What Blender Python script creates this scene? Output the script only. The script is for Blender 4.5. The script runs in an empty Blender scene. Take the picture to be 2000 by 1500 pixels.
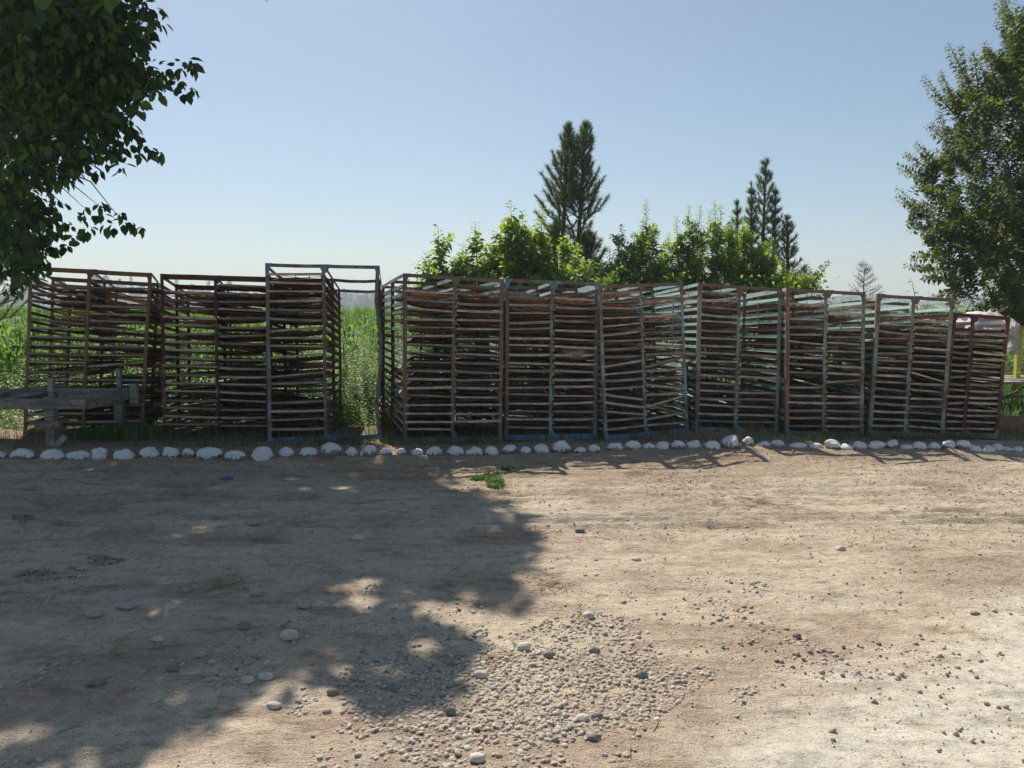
import bpy, math, random
import numpy as np
from mathutils import Vector, Matrix

S = bpy.context.scene
C = S.collection
rng = np.random.default_rng(11)
random.seed(5)
# ------------------------------------------------------------------ camera
F = 1502.0                                    # focal length in pixels of the 2000 px wide photograph
EYE = Vector((0.0, 0.0, 1.6))
PITCH = math.atan(150.0 / F)
cd = bpy.data.cameras.new('camera'); cam = bpy.data.objects.new('camera', cd); C.objects.link(cam)
cam.location = EYE; cam.rotation_euler = (math.pi/2 - PITCH, 0, 0)
cd.sensor_width = 36.0; cd.lens = 36.0 * F / 2000.0; cd.clip_start = 0.05; cd.clip_end = 5000
S.camera = cam
# ------------------------------------------------------------------ world, sun, exposure
AZ, EL = math.radians(23), math.radians(50)   # sun: 23 degrees to the left of straight ahead, 50 degrees high
w = bpy.data.worlds.new('World'); S.world = w; w.use_nodes = True
nt = w.node_tree; nt.nodes.clear()
sky = nt.nodes.new('ShaderNodeTexSky'); sky.sky_type = 'NISHITA'; sky.sun_disc = False
sky.sun_elevation = EL; sky.sun_rotation = -AZ
sky.air_density = 1.0; sky.dust_density = 1.3; sky.ozone_density = 1.0; sky.altitude = 600
bg = nt.nodes.new('ShaderNodeBackground'); bg.inputs[1].default_value = 0.101
out = nt.nodes.new('ShaderNodeOutputWorld')
gam = nt.nodes.new('ShaderNodeGamma'); gam.inputs[1].default_value = 0.82     # summer haze evens out the sky
nt.links.new(sky.outputs[0], gam.inputs[0]); tint = nt.nodes.new('ShaderNodeMix'); tint.data_type = 'RGBA'; tint.blend_type = 'MULTIPLY'; tint.inputs[0].default_value = 1; tint.inputs[7].default_value = (.93, 1.0, 1.02, 1)
nt.links.new(gam.outputs[0], tint.inputs[6]); nt.links.new(tint.outputs[2], bg.inputs[0]); nt.links.new(bg.outputs[0], out.inputs[0])
sl = bpy.data.lights.new('sun', 'SUN'); sl.energy = 4.7; sl.angle = math.radians(0.53); sl.color = (1.0, 0.93, 0.82)
so = bpy.data.objects.new('sun', sl); C.objects.link(so)
SUN = Vector((-math.sin(AZ)*math.cos(EL), math.cos(AZ)*math.cos(EL), math.sin(EL)))
so.rotation_euler = SUN.to_track_quat('Z', 'Y').to_euler(); so.location = (0, 0, 30)
S.view_settings.view_transform = 'Standard'; S.view_settings.look = 'None'
S.view_settings.exposure = 0.5; S.view_settings.gamma = 1.0; S.view_settings.use_curve_mapping = False
S.cycles.max_bounces = 8; S.cycles.transparent_max_bounces = 8
# ------------------------------------------------------------------ photograph pixel <-> place
FW = Vector((0, math.cos(PITCH), -math.sin(PITCH))); UP = Vector((0, math.sin(PITCH), math.cos(PITCH)))
def ray(px, py): return FW + Vector((1, 0, 0)) * ((px-1000)/F) - UP * ((py-750)/F)
def at(px, py, Y):
    d = ray(px, py); return EYE + d * (Y / d.y)
def project(P):
    P = np.asarray(P, float) - np.array(EYE)
    z = P @ np.array(FW); return 1000 + F*P[..., 0]/z, 750 - F*(P @ np.array(UP))/z
# ------------------------------------------------------------------ noise and the lie of the land
def _h(ix, iy, s):
    n = (ix.astype(np.int64)*374761393 + iy.astype(np.int64)*668265263 + s*974711) & 0x7fffffff
    n = ((n ^ (n >> 13))*1274126177) & 0x7fffffff
    return ((n ^ (n >> 16)) & 0xffff)/65535.0
def vnoise(x, y, s=0):
    x = np.asarray(x, float); y = np.asarray(y, float)
    ix = np.floor(x); iy = np.floor(y); fx = x-ix; fy = y-iy
    fx = fx*fx*(3-2*fx); fy = fy*fy*(3-2*fy)
    a = _h(ix, iy, s); b = _h(ix+1, iy, s); c = _h(ix, iy+1, s); d = _h(ix+1, iy+1, s)
    return (a*(1-fx)+b*fx)*(1-fy) + (c*(1-fx)+d*fx)*fy - 0.5
def fbm(x, y, o=4, s=0, g=0.5):
    r = 0; a = 1.0
    for k in range(o):
        r = r + a*vnoise(x*2**k+k*17.3, y*2**k-k*9.1, s+k); a *= g
    return r
def sstep(a, b, x):
    t = np.clip((x-a)/(b-a), 0, 1); return t*t*(3-2*t)
def row_y(x): return 8.36 + 0.059*np.clip(x, -9, 9)
def gz0(x, y):                                   # smooth lie of the land
    x = np.asarray(x, float); y = np.asarray(y, float)
    r = row_y(x)
    berm = 0.055*sstep(r-0.72, r-0.42, y + 0.05*np.sin(x*1.7) + 0.04*np.sin(x*4.1+1))
    drop = 0.24 - 0.14*sstep(-2.2, -0.8, x)
    return berm - (drop+0.05)*sstep(r+1.0, r+4.2, y) + 0.03*np.sin(x*0.5+1)*sstep(9, 3, y)*0.3
def gpt(px, py):
    d = ray(px, py); t = -EYE.z/d.z
    for _ in range(12):
        P = EYE + d*t; z = float(gz0(P.x, P.y)); t = (z-EYE.z)/d.z
    return EYE + d*t
# ------------------------------------------------------------------ materials
def new_mat(name):
    m = bpy.data.materials.new(name); m.use_nodes = True
    t = m.node_tree; b = t.nodes['Principled BSDF']; return m, t, b
def ramp(t, fac, stops):
    r = t.nodes.new('ShaderNodeValToRGB'); e = r.color_ramp.elements
    while len(e) < len(stops): e.new(0.5)
    for k, (p, c) in enumerate(stops):
        e[k].position = p; e[k].color = (*c, 1) if len(c) == 3 else c
    t.links.new(fac, r.inputs[0]); return r.outputs[0]
def noise(t, scale, detail=5, rough=0.55, coord='Object', stretch=None, loc=None):
    tc = t.nodes.new('ShaderNodeTexCoord'); n = t.nodes.new('ShaderNodeTexNoise')
    n.inputs['Scale'].default_value = scale; n.inputs['Detail'].default_value = detail; n.inputs['Roughness'].default_value = rough
    src = tc.outputs[coord]
    if stretch or loc is not None:
        mp = t.nodes.new('ShaderNodeMapping'); mp.inputs['Scale'].default_value = stretch or (1, 1, 1)
        t.links.new(src, mp.inputs[0]); src = mp.outputs[0]
        if loc is not None: t.links.new(loc, mp.inputs['Location'])
    t.links.new(src, n.inputs['Vector']); return n.outputs[0]
def mixc(t, fac, a, b, mode='MIX'):
    m = t.nodes.new('ShaderNodeMix'); m.data_type = 'RGBA'; m.blend_type = mode
    for k, v in ((0, fac), (6, a), (7, b)):
        if isinstance(v, (float, int)): m.inputs[k].default_value = v
        elif isinstance(v, tuple): m.inputs[k].default_value = (*v, 1)
        else: t.links.new(v, m.inputs[k])
    return m.outputs[2]
def bump(t, b, h, strength=0.3, dist=0.01):
    n = t.nodes.new('ShaderNodeBump'); n.inputs['Strength'].default_value = strength; n.inputs['Distance'].default_value = dist
    t.links.new(h, n.inputs['Height']); t.links.new(n.outputs[0], b.inputs['Normal'])
def objrand(t):
    return t.nodes.new('ShaderNodeObjectInfo').outputs['Random']
def paint_mat(name, paint, paint2, rust_amt, rough=0.7):
    m, t, b = new_mat(name)
    r = objrand(t)
    mul = t.nodes.new('ShaderNodeMath'); mul.operation = 'MULTIPLY'; mul.inputs[1].default_value = 40; t.links.new(r, mul.inputs[0])
    n = noise(t, 7, 7, 0.68, stretch=(1, 1, 0.5), loc=mul.outputs[0])
    n2 = noise(t, 60, 4, 0.6)
    p = mixc(t, ramp(t, n2, [(0.35, (0, 0, 0)), (0.65, (1, 1, 1))]), paint, paint2)
    rs = ramp(t, noise(t, 25, 5, 0.7), [(0.3, (0.07, 0.044, 0.033)), (0.5, (0.15, 0.09, 0.06)), (0.72, (0.29, 0.19, 0.125))])
    f = ramp(t, n, [(0.5-0.5*(rust_amt-0.5)-0.05, (0, 0, 0)), (0.5-0.5*(rust_amt-0.5)+0.04, (1, 1, 1))])
    c = mixc(t, f, p, rs)
    dust = ramp(t, noise(t, 3, 3, 0.5), [(0.45, (0, 0, 0)), (0.8, (0.35, 0.35, 0.35))])
    c = mixc(t, dust, c, (0.27, 0.22, 0.17))
    t.links.new(c, b.inputs['Base Color']); b.inputs['Roughness'].default_value = rough
    b.inputs['Specular IOR Level'].default_value = 0.35
    bump(t, b, n2, 0.3, 0.003); return m
def wood_mat(name, c1, c2, c3, scale=3):
    m, t, b = new_mat(name)
    r = objrand(t)
    mul = t.nodes.new('ShaderNodeMath'); mul.operation = 'MULTIPLY'; mul.inputs[1].default_value = 60; t.links.new(r, mul.inputs[0])
    n = noise(t, scale, 6, 0.6, stretch=(1, 12, 12), loc=mul.outputs[0])
    n2 = noise(t, 18, 4, 0.6)
    c = ramp(t, n, [(0.3, c1), (0.5, c2), (0.7, c3)])
    hs = t.nodes.new('ShaderNodeHueSaturation'); mr = t.nodes.new('ShaderNodeMapRange')
    mr.inputs[3].default_value = 0.62; mr.inputs[4].default_value = 1.45
    t.links.new(r, mr.inputs[0]); t.links.new(mr.outputs[0], hs.inputs['Value']); t.links.new(c, hs.inputs['Color'])
    st = ramp(t, n2, [(0.35, (0.55, 0.5, 0.45)), (0.6, (1, 1, 1))])
    c = mixc(t, 0.7, hs.outputs[0], st, 'MULTIPLY')
    t.links.new(c, b.inputs['Base Color']); b.inputs['Roughness'].default_value = 0.85
    b.inputs['Specular IOR Level'].default_value = 0.25
    bump(t, b, n, 0.4, 0.004); return m
def leaf_mat(name, c1, c2, c3, trans=0.35, tcol=None, rough=0.5, spec=0.4):
    m, t, b = new_mat(name)
    g = t.nodes.new('ShaderNodeNewGeometry').outputs['Random Per Island']
    c = ramp(t, g, [(0.1, c1), (0.55, c2), (0.95, c3)])
    t.links.new(c, b.inputs['Base Color']); b.inputs['Roughness'].default_value = rough
    b.inputs['Specular IOR Level'].default_value = spec
    tr = t.nodes.new('ShaderNodeBsdfTranslucent')
    tc = mixc(t, 1.0, c, tcol or (2.2, 2.3, 0.9), 'MULTIPLY')
    t.links.new(tc, tr.inputs[0])
    mx = t.nodes.new('ShaderNodeMixShader'); mx.inputs[0].default_value = trans
    o = t.nodes['Material Output']
    t.links.new(b.outputs[0], mx.inputs[1]); t.links.new(tr.outputs[0], mx.inputs[2]); t.links.new(mx.outputs[0], o.inputs[0])
    return m
def plain(name, c, rough=0.8, var=0.25, scale=20, spec=0.3):
    m, t, b = new_mat(name)
    n = noise(t, scale, 5, 0.6)
    lo = tuple(v*(1-var) for v in c); hi = tuple(min(1, v*(1+var)) for v in c)
    t.links.new(ramp(t, n, [(0.3, lo), (0.7, hi)]), b.inputs['Base Color']); b.inputs['Roughness'].default_value = rough
    b.inputs['Specular IOR Level'].default_value = spec
    bump(t, b, n, 0.2, 0.005); return m

M = {}
M['rust'] = paint_mat('orange_rust', (0.27, 0.15, 0.09), (0.19, 0.10, 0.06), 0.45)
M['maroon'] = paint_mat('maroon_paint', (0.085, 0.022, 0.02), (0.06, 0.018, 0.018), 0.3)
M['bluegrey'] = paint_mat('blue_grey_paint', (0.13, 0.19, 0.215), (0.18, 0.24, 0.25), 0.56)
M['rustred'] = paint_mat('rust_red_paint', (0.17, 0.115, 0.085), (0.14, 0.095, 0.075), 0.5)
M['blue'] = paint_mat('blue_paint', (0.085, 0.20, 0.33), (0.13, 0.25, 0.35), 0.36)
M['turquoise'] = paint_mat('turquoise_paint', (0.16, 0.27, 0.265), (0.24, 0.34, 0.31), 0.54)
M['pale'] = paint_mat('pale_turquoise_paint', (0.36, 0.52, 0.52), (0.46, 0.58, 0.55), 0.3)
M['green'] = paint_mat('grey_green_paint', (0.20, 0.25, 0.20), (0.27, 0.27, 0.22), 0.48)
M['rail'] = wood_mat('weathered_tray_wood', (0.17, 0.128, 0.10), (0.34, 0.275, 0.225), (0.54, 0.46, 0.39))
M['reed'] = wood_mat('brown_reed', (0.09, 0.06, 0.042), (0.20, 0.135, 0.09), (0.42, 0.30, 0.20), 6)
_t = M['reed'].node_tree; _b = _t.nodes['Principled BSDF']; _tr = _t.nodes.new('ShaderNodeBsdfTranslucent'); _mx = _t.nodes.new('ShaderNodeMixShader'); _mx.inputs[0].default_value = 0.45
_t.links.new(mixc(_t, 1.0, _b.inputs['Base Color'].links[0].from_socket, (1.9, 1.65, 1.45), 'MULTIPLY'), _tr.inputs[0])
_t.links.new(_b.outputs[0], _mx.inputs[1]); _t.links.new(_tr.outputs[0], _mx.inputs[2]); _t.links.new(_mx.outputs[0], _t.nodes['Material Output'].inputs[0])
M['timber'] = wood_mat('grey_timber', (0.12, 0.115, 0.105), (0.24, 0.225, 0.205), (0.36, 0.335, 0.30), 2)
M['bark'] = plain('bark', (0.13, 0.095, 0.07), 0.95, 0.5, 30)
M['twig'] = plain('twig', (0.16, 0.10, 0.06), 0.9, 0.4, 30)
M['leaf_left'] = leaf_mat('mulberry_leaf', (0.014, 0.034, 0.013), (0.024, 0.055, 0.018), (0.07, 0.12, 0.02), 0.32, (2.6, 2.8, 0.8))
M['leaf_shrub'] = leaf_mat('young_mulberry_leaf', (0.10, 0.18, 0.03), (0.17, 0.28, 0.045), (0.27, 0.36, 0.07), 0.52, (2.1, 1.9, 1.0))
M['leaf_right'] = leaf_mat('elm_leaf', (0.042, 0.075, 0.03), (0.07, 0.108, 0.042), (0.14, 0.15, 0.045), 0.32, (2.2, 2.2, 0.8), 0.6, 0.25)
M['needle'] = leaf_mat('pine_needle', (0.055, 0.095, 0.045), (0.09, 0.135, 0.065), (0.15, 0.175, 0.08), 0.3, (1.8, 2.0, 1.0), 0.6)
M['corn'] = leaf_mat('corn_leaf', (0.06, 0.14, 0.03), (0.09, 0.19, 0.045), (0.16, 0.25, 0.07), 0.45, (2.0, 1.9, 1.0), 0.6, 0.15)
M['weed'] = leaf_mat('weed_leaf', (0.06, 0.13, 0.025), (0.10, 0.19, 0.04), (0.20, 0.24, 0.07), 0.42, (2.0, 2.1, 0.9))
M['grass'] = leaf_mat('grass_blade', (0.035, 0.10, 0.02), (0.06, 0.16, 0.03), (0.12, 0.19, 0.05), 0.3, (2.0, 2.1, 0.9))
M['drygrass'] = leaf_mat('dry_grass', (0.10, 0.09, 0.05), (0.17, 0.14, 0.08), (0.26, 0.21, 0.12), 0.2, (1.2, 1.2, 1.0))
M['fartree'] = leaf_mat('far_foliage', (0.03, 0.05, 0.025), (0.05, 0.075, 0.035), (0.08, 0.1, 0.045), 0.15, (1.6, 1.8, 1.0), 0.8)
M['concrete'] = plain('pale_concrete', (0.5, 0.46, 0.42), 0.9, 0.1, 0.3)
M['windowdark'] = plain('dark_glass', (0.08, 0.09, 0.1), 0.3, 0.2, 0.5)
M['yellow'] = plain('yellow_paint', (0.55, 0.50, 0.10), 0.6, 0.25, 12)
M['thatch'] = plain('brown_roof', (0.05, 0.035, 0.025), 0.95, 0.4, 14)
M['clay'] = plain('brown_clay', (0.24, 0.14, 0.08), 0.95, 0.25, 8)
M['rocklist'] = plain('grey_pebble', (0.25, 0.22, 0.19), 0.85, 0.3, 9)
# ------------------------------------------------------------------ object helpers
def tag(o, label=None, cat=None, group=None, kind=None):
    if label: o['label'] = label
    if cat: o['category'] = cat
    if group: o['group'] = group
    if kind: o['kind'] = kind
    return o
def empty(name, loc, label, cat, group=None):
    o = bpy.data.objects.new(name, None); C.objects.link(o); o.location = loc; o.empty_display_size = 0.1
    return tag(o, label, cat, group)
def np_mesh(name, V, Fc, smooth=False):
    """V (n,3), Fc (m,k) all faces of k corners"""
    V = np.ascontiguousarray(V, np.float32); Fc = np.ascontiguousarray(Fc, np.int32)
    me = bpy.data.meshes.new(name); m, k = Fc.shape
    me.vertices.add(len(V)); me.vertices.foreach_set('co', V.ravel())
    me.loops.add(m*k); me.loops.foreach_set('vertex_index', Fc.ravel())
    me.polygons.add(m); me.polygons.foreach_set('loop_start', np.arange(0, m*k, k, dtype=np.int32))
    me.polygons.foreach_set('loop_total', np.full(m, k, np.int32))
    if smooth: me.polygons.foreach_set('use_smooth', np.ones(m, bool))
    me.update(calc_edges=True); return me
def link(name, me, mat, parent=None, loc=None):
    if mat is not None and len(me.materials) == 0: me.materials.append(mat)
    o = bpy.data.objects.new(name, me); C.objects.link(o)
    if parent: o.parent = parent
    if loc is not None: o.location = loc
    return o
class Geo:
    def __init__(s, org=(0, 0, 0)): s.v = []; s.f = []; s.o = Vector(org)
    def add(s, vs, fs):
        b = len(s.v); s.v += [tuple(Vector(p)-s.o) for p in vs]; s.f += [tuple(i+b for i in f) for f in fs]
    def bar(s, p0, p1, a, b, up=(0, 0, 1), seg=1, jit=0.0, sag=0.0, a1=None, b1=None):
        """a bar from p0 to p1: a wide sideways, b along up"""
        p0 = Vector(p0); p1 = Vector(p1); d = (p1-p0).normalized(); up = Vector(up)
        side = d.cross(up)
        if side.length < 1e-4: side = d.cross(Vector((0, 1, 0)))
        side.normalize(); u = side.cross(d).normalized()
        a1 = a if a1 is None else a1; b1 = b if b1 is None else b1
        vs = []
        for k in range(seg+1):
            t = k/seg; c = p0.lerp(p1, t)
            if 0 < k < seg: c += u*(random.uniform(-jit, jit) - sag*4*t*(1-t)) + side*random.uniform(-jit, jit)
            aa = (a+(a1-a)*t)/2; bb = (b+(b1-b)*t)/2
            vs += [c-side*aa-u*bb, c+side*aa-u*bb, c+side*aa+u*bb, c-side*aa+u*bb]
        fs = [(3, 2, 1, 0)]
        for k in range(seg):
            q = 4*k
            for i in range(4): fs.append((q+i, q+(i+1) % 4, q+4+(i+1) % 4, q+4+i))
        q = 4*seg; fs.append((q, q+1, q+2, q+3)); s.add(vs, fs)
    def angle(s, p0, p1, n1, n2, w=0.05, t=0.006, seg=1, jit=0):
        """angle iron: one flange w wide along n1, one along n2, both from the corner line p0-p1"""
        n1 = Vector(n1).normalized(); n2 = Vector(n2).normalized()
        s.bar(Vector(p0)+n1*w/2, Vector(p1)+n1*w/2, t, w, n1, seg, 0)
        s.bar(Vector(p0)+n2*(w/2+t*0.6), Vector(p1)+n2*(w/2+t*0.6), t, w, n2, seg, 0)
    def plate(s, pts, n):
        n = Vector(n); k = len(pts); vs = [Vector(p) for p in pts]+[Vector(p)+n for p in pts]
        fs = [tuple(range(k))[::-1], tuple(range(k, 2*k))]+[(i, (i+1) % k, k+(i+1) % k, k+i) for i in range(k)]
        s.add(vs, fs)
    def tube(s, pts, radii, n=7):
        pts = [Vector(p) for p in pts]; vs = []; fs = []
        for k, p in enumerate(pts):
            d = (pts[min(k+1, len(pts)-1)]-pts[max(k-1, 0)]).normalized()
            e = d.cross(Vector((0.3, 0.2, 1)) if abs(d.z) < 0.9 else Vector((1, 0, 0))).normalized(); g = d.cross(e)
            for i in range(n):
                a = 2*math.pi*i/n; vs.append(p+(e*math.cos(a)+g*math.sin(a))*radii[k])
        for k in range(len(pts)-1):
            for i in range(n): fs.append((k*n+i, k*n+(i+1) % n, (k+1)*n+(i+1) % n, (k+1)*n+i))
        fs.append(tuple(range(n))[::-1]); fs.append(tuple((len(pts)-1)*n+i for i in range(n)))
        s.add(vs, fs)
    def build(s, name, mat, parent=None, smooth=False, bevel=0):
        me = bpy.data.meshes.new(name); me.from_pydata(s.v, [], s.f)
        if smooth: me.polygons.foreach_set('use_smooth', [True]*len(me.polygons))
        me.update(); o = link(name, me, mat, parent)
        if bevel:
            b = o.modifiers.new('bevel', 'BEVEL'); b.width = bevel; b.segments = 2
        return o
# leaf clouds -------------------------------------------------------
LEAF = np.array([(0, 0, 0), (.28, .30, .07), (.66, .25, .05), (1, 0, -.10), (.66, -.25, .05), (.28, -.30, .07), (.5, 0, -.02)])
LEAF_F = np.array([(0, 1, 6), (1, 2, 6), (2, 3, 6), (3, 4, 6), (4, 5, 6), (5, 0, 6)])
LEAF_S = np.array([(0, 0, 0), (.45, .27, .06), (1, 0, -.05), (.45, -.27, .06)])
LEAF_SF = np.array([(0, 1, 2), (0, 2, 3)])
def unit(v): return v/np.maximum(np.linalg.norm(v, axis=-1, keepdims=True), 1e-9)
def leaves_mesh(name, P, D, N, size, simple=False, asp=1.0):
    """P positions, D tip directions, N rough normals, size lengths"""
    T, TF = (LEAF_S, LEAF_SF) if simple else (LEAF, LEAF_F)
    D = unit(D); Sd = unit(np.cross(D, N)); Nn = np.cross(Sd, D)
    V = (P[:, None] + size[:, None, None]*(T[None, :, 0:1]*D[:, None] + asp*T[None, :, 1:2]*Sd[:, None] + T[None, :, 2:3]*Nn[:, None]))
    n = len(P); Fc = (TF[None] + (np.arange(n)*len(T))[:, None, None]).reshape(-1, 3)
    return np_mesh(name, V.reshape(-1, 3), Fc)
def stamp(name, V, Fc, P, ang, sc, jitter=None):
    """copies of a small mesh (V, Fc triangles) at P, turned about z by ang, scaled by sc"""
    c, s_ = np.cos(ang), np.sin(ang)
    X = V[None, :, 0]*c[:, None]-V[None, :, 1]*s_[:, None]; Y = V[None, :, 0]*s_[:, None]+V[None, :, 1]*c[:, None]
    Z = np.repeat(V[None, :, 2], len(P), 0)
    A = np.stack([X, Y, Z], -1)*np.asarray(sc).reshape(len(P), 1, -1) + P[:, None]
    Ff = (Fc[None]+(np.arange(len(P))*len(V))[:, None, None]).reshape(-1, Fc.shape[1])
    return np_mesh(name, A.reshape(-1, 3), Ff)

# ================================================================== ground: one sheet to the horizon
def axis(dense0, dense1, step, far0, far1):
    mid = np.arange(dense0, dense1, step)
    a = [dense0]; d = step
    while a[-1] > far0: d *= 1.25; a.append(a[-1]-d)
    b = [mid[-1]]; d = step
    while b[-1] < far1: d *= 1.25; b.append(b[-1]+d)
    return np.concatenate([np.array(a[:0:-1]), mid, np.array(b[1:])])
gx = axis(-6.6, 7.2, 0.022, -620, 620); gy = axis(1.5, 9.4, 0.018, -25, 900)
X, Y = np.meshgrid(gx, gy)
def relief(X, Y):
    near = sstep(-9, -7, X)*sstep(9.5, 7.5, X)*sstep(-1, 1, Y)*sstep(11, 9.6, Y)
    z = 0.022*fbm(X*0.8, Y*1.1, 3, 3) + 0.010*fbm(X*4, Y*5, 4, 9, 0.6)
    z += 0.005*np.maximum(fbm(X*14, Y*16, 3, 21, 0.6)-0.05, 0)*2.2 + 0.005*fbm(X*30, Y*30, 2, 31) + 0.006*np.maximum(fbm(X*20+7, Y*24, 2, 37)-.18, 0)*3*(fbm(X*1.3, Y*1.7, 3, 39) > .03)
    r = row_y(X)
    # wheel ruts that run along the yard, and an arc that swings off to the right
    for yc, amp, wd, tx in ((5.45, .020, .05, 1.0), (5.6, .02, .05, 1.0), (5.75, .018, .05, 1.0), (6.4, .018, .09, 1.0), (7.1, .016, .12, 1.0), (4.9, 0.010, .12, 1.)):
        c = yc + 0.10*np.sin(X*0.6+yc) + 0.03*np.sin(X*2.1)
        q = np.abs(Y-c)/wd
        tread = 0.0035*np.sin((X*6.0+Y*2)*3.1)*(q < 0.8)
        z += (-amp*np.exp(-q*q*2)+0.5*amp*np.exp(-(q-1.5)**2*4) + tread)*(0.4+0.8*(vnoise(X*0.9, Y*0.5, 77)+0.5))
    for R, amp in ((3.1, .010), (3.35, .008), (3.6, .009)):
        q = np.abs(np.hypot(X-2.6, Y-3.1)-R)/0.07
        z += (-amp*np.exp(-q*q))*sstep(5.0, 6.0, Y)
    # broken edge of the little bank below the stones
    z += 0.026*fbm(X*2.0, Y*7, 5, 52, .62)*sstep(4.6, 6.5, Y)
    z += 0.02*fbm(X*3, Y*3, 3, 55)*np.exp(-((Y-(r-0.55))/0.3)**2)
    return z*near
def pale_at(X, Y): return 0.85*sstep(-0.15, 0.6, np.maximum(2.60, 0.60*(X-0.44)+2.67) - Y + 0.55*fbm(X*1.6, Y*1.6, 4, 61) + 0.1*fbm(X*9, Y*9, 3, 66)) * sstep(-1.6, -0.4, X)
Z = gz0(X, Y) + relief(X, Y)
pale = pale_at(X, Y)
Z = np.where(Y > 60, Z - 0.0*Y, Z)
ny, nx = X.shape
idx = np.arange(nx*ny).reshape(ny, nx)
Fq = np.stack([idx[:-1, :-1], idx[:-1, 1:], idx[1:, 1:], idx[1:, :-1]], -1).reshape(-1, 4)
gme = np_mesh('ground', np.stack([X, Y, Z], -1).reshape(-1, 3), Fq, True)
def attr(me, name, arr):
    a = me.attributes.new(name, 'FLOAT', 'POINT'); a.data.foreach_set('value', np.ascontiguousarray(arr.ravel(), np.float32))
damp = np.clip(sstep(6.3, 8.2, Y + 0.9*fbm(X*0.8, Y*1.4, 3, 71) - 0.10*np.maximum(X, 0)*2), 0, 1)
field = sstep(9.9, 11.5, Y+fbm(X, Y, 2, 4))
loose = sstep(0.0, 0.35, fbm(X*1.1+3, Y*1.9, 4, 91, 0.6))
attr(gme, 'pale', pale); attr(gme, 'damp', damp); attr(gme, 'field', field); attr(gme, 'loose', loose)
gm, t, b = new_mat('dry_dirt')
def at_(nm):
    a = t.nodes.new('ShaderNodeAttribute'); a.attribute_name = nm; return a.outputs['Fac']
n1 = noise(t, 1.3, 8, 0.62); n2 = noise(t, 14, 6, 0.7); n3 = noise(t, 110, 3, 0.7); n4 = noise(t, 45, 4, 0.65, stretch=(0.35, 1, 1))
c = ramp(t, n1, [(0.3, (0.49, 0.40, 0.295)), (0.5, (0.585, 0.49, 0.37)), (0.7, (0.64, 0.55, 0.425))])
c = mixc(t, at_('loose'), c, (0.46, 0.365, 0.275))
c = mixc(t, ramp(t, noise(t, 0.9, 7, .7, stretch=(.6, 1.5, 1)), [(.52, (0, 0, 0)), (.66, (.8, .8, .8))]), c, (0.52, 0.47, 0.39))
c = mixc(t, ramp(t, noise(t, 1.7, 8, .75, stretch=(.4, 1.4, 1)), [(.56, (0, 0, 0)), (.64, (.75, .75, .75))]), c, (0.34, 0.25, 0.18))
c = mixc(t, at_('damp'), c, (0.41, 0.31, 0.22))
c = mixc(t, at_('pale'), c, (0.50, 0.47, 0.40))
c = mixc(t, 0.75, c, ramp(t, n2, [(0.3, (0.66, 0.64, 0.62)), (0.5, (0.97, 0.97, 0.97)), (0.7, (1.16, 1.15, 1.12))]), 'MULTIPLY')
c = mixc(t, 0.7, c, ramp(t, n3, [(0.36, (0.42, 0.39, 0.37)), (0.47, (1, 1, 1))]), 'MULTIPLY')
c = mixc(t, 0.5, c, ramp(t, n4, [(0.35, (0.5, 0.46, 0.43)), (0.44, (1, 1, 1))]), 'MULTIPLY')
n5 = noise(t, 7, 6, 0.72, stretch=(0.28, 1, 1))
c = mixc(t, 0.8, c, ramp(t, n5, [(0.36, (0.66, 0.62, 0.58)), (0.48, (1, 1, 1)), (0.68, (1.12, 1.11, 1.09))]), 'MULTIPLY')
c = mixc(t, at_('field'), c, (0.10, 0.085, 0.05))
t.links.new(c, b.inputs['Base Color']); b.inputs['Roughness'].default_value = 0.95; b.inputs['Specular IOR Level'].default_value = 0.15
add = t.nodes.new('ShaderNodeMath'); add.operation = 'ADD'; t.links.new(n2, add.inputs[0]); t.links.new(n3, add.inputs[1])
add2 = t.nodes.new('ShaderNodeMath'); add2.operation = 'ADD'; t.links.new(add.outputs[0], add2.inputs[0]); t.links.new(n4, add2.inputs[1])
bump(t, b, add2.outputs[0], 0.9, 0.018)
bn = b.inputs['Normal'].links[0].from_node; sm_ = t.nodes.new('ShaderNodeMapRange'); sm_.inputs[3].default_value = .9; sm_.inputs[4].default_value = .35; t.links.new(at_('pale'), sm_.inputs[0]); t.links.new(sm_.outputs[0], bn.inputs['Strength'])
tag(link('ground', gme, gm), 'dry beige dirt yard with wheel ruts and scattered gravel', None, None, 'structure')
def gz(x, y): return gz0(x, y) + relief(np.asarray(x, float), np.asarray(y, float))

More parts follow.
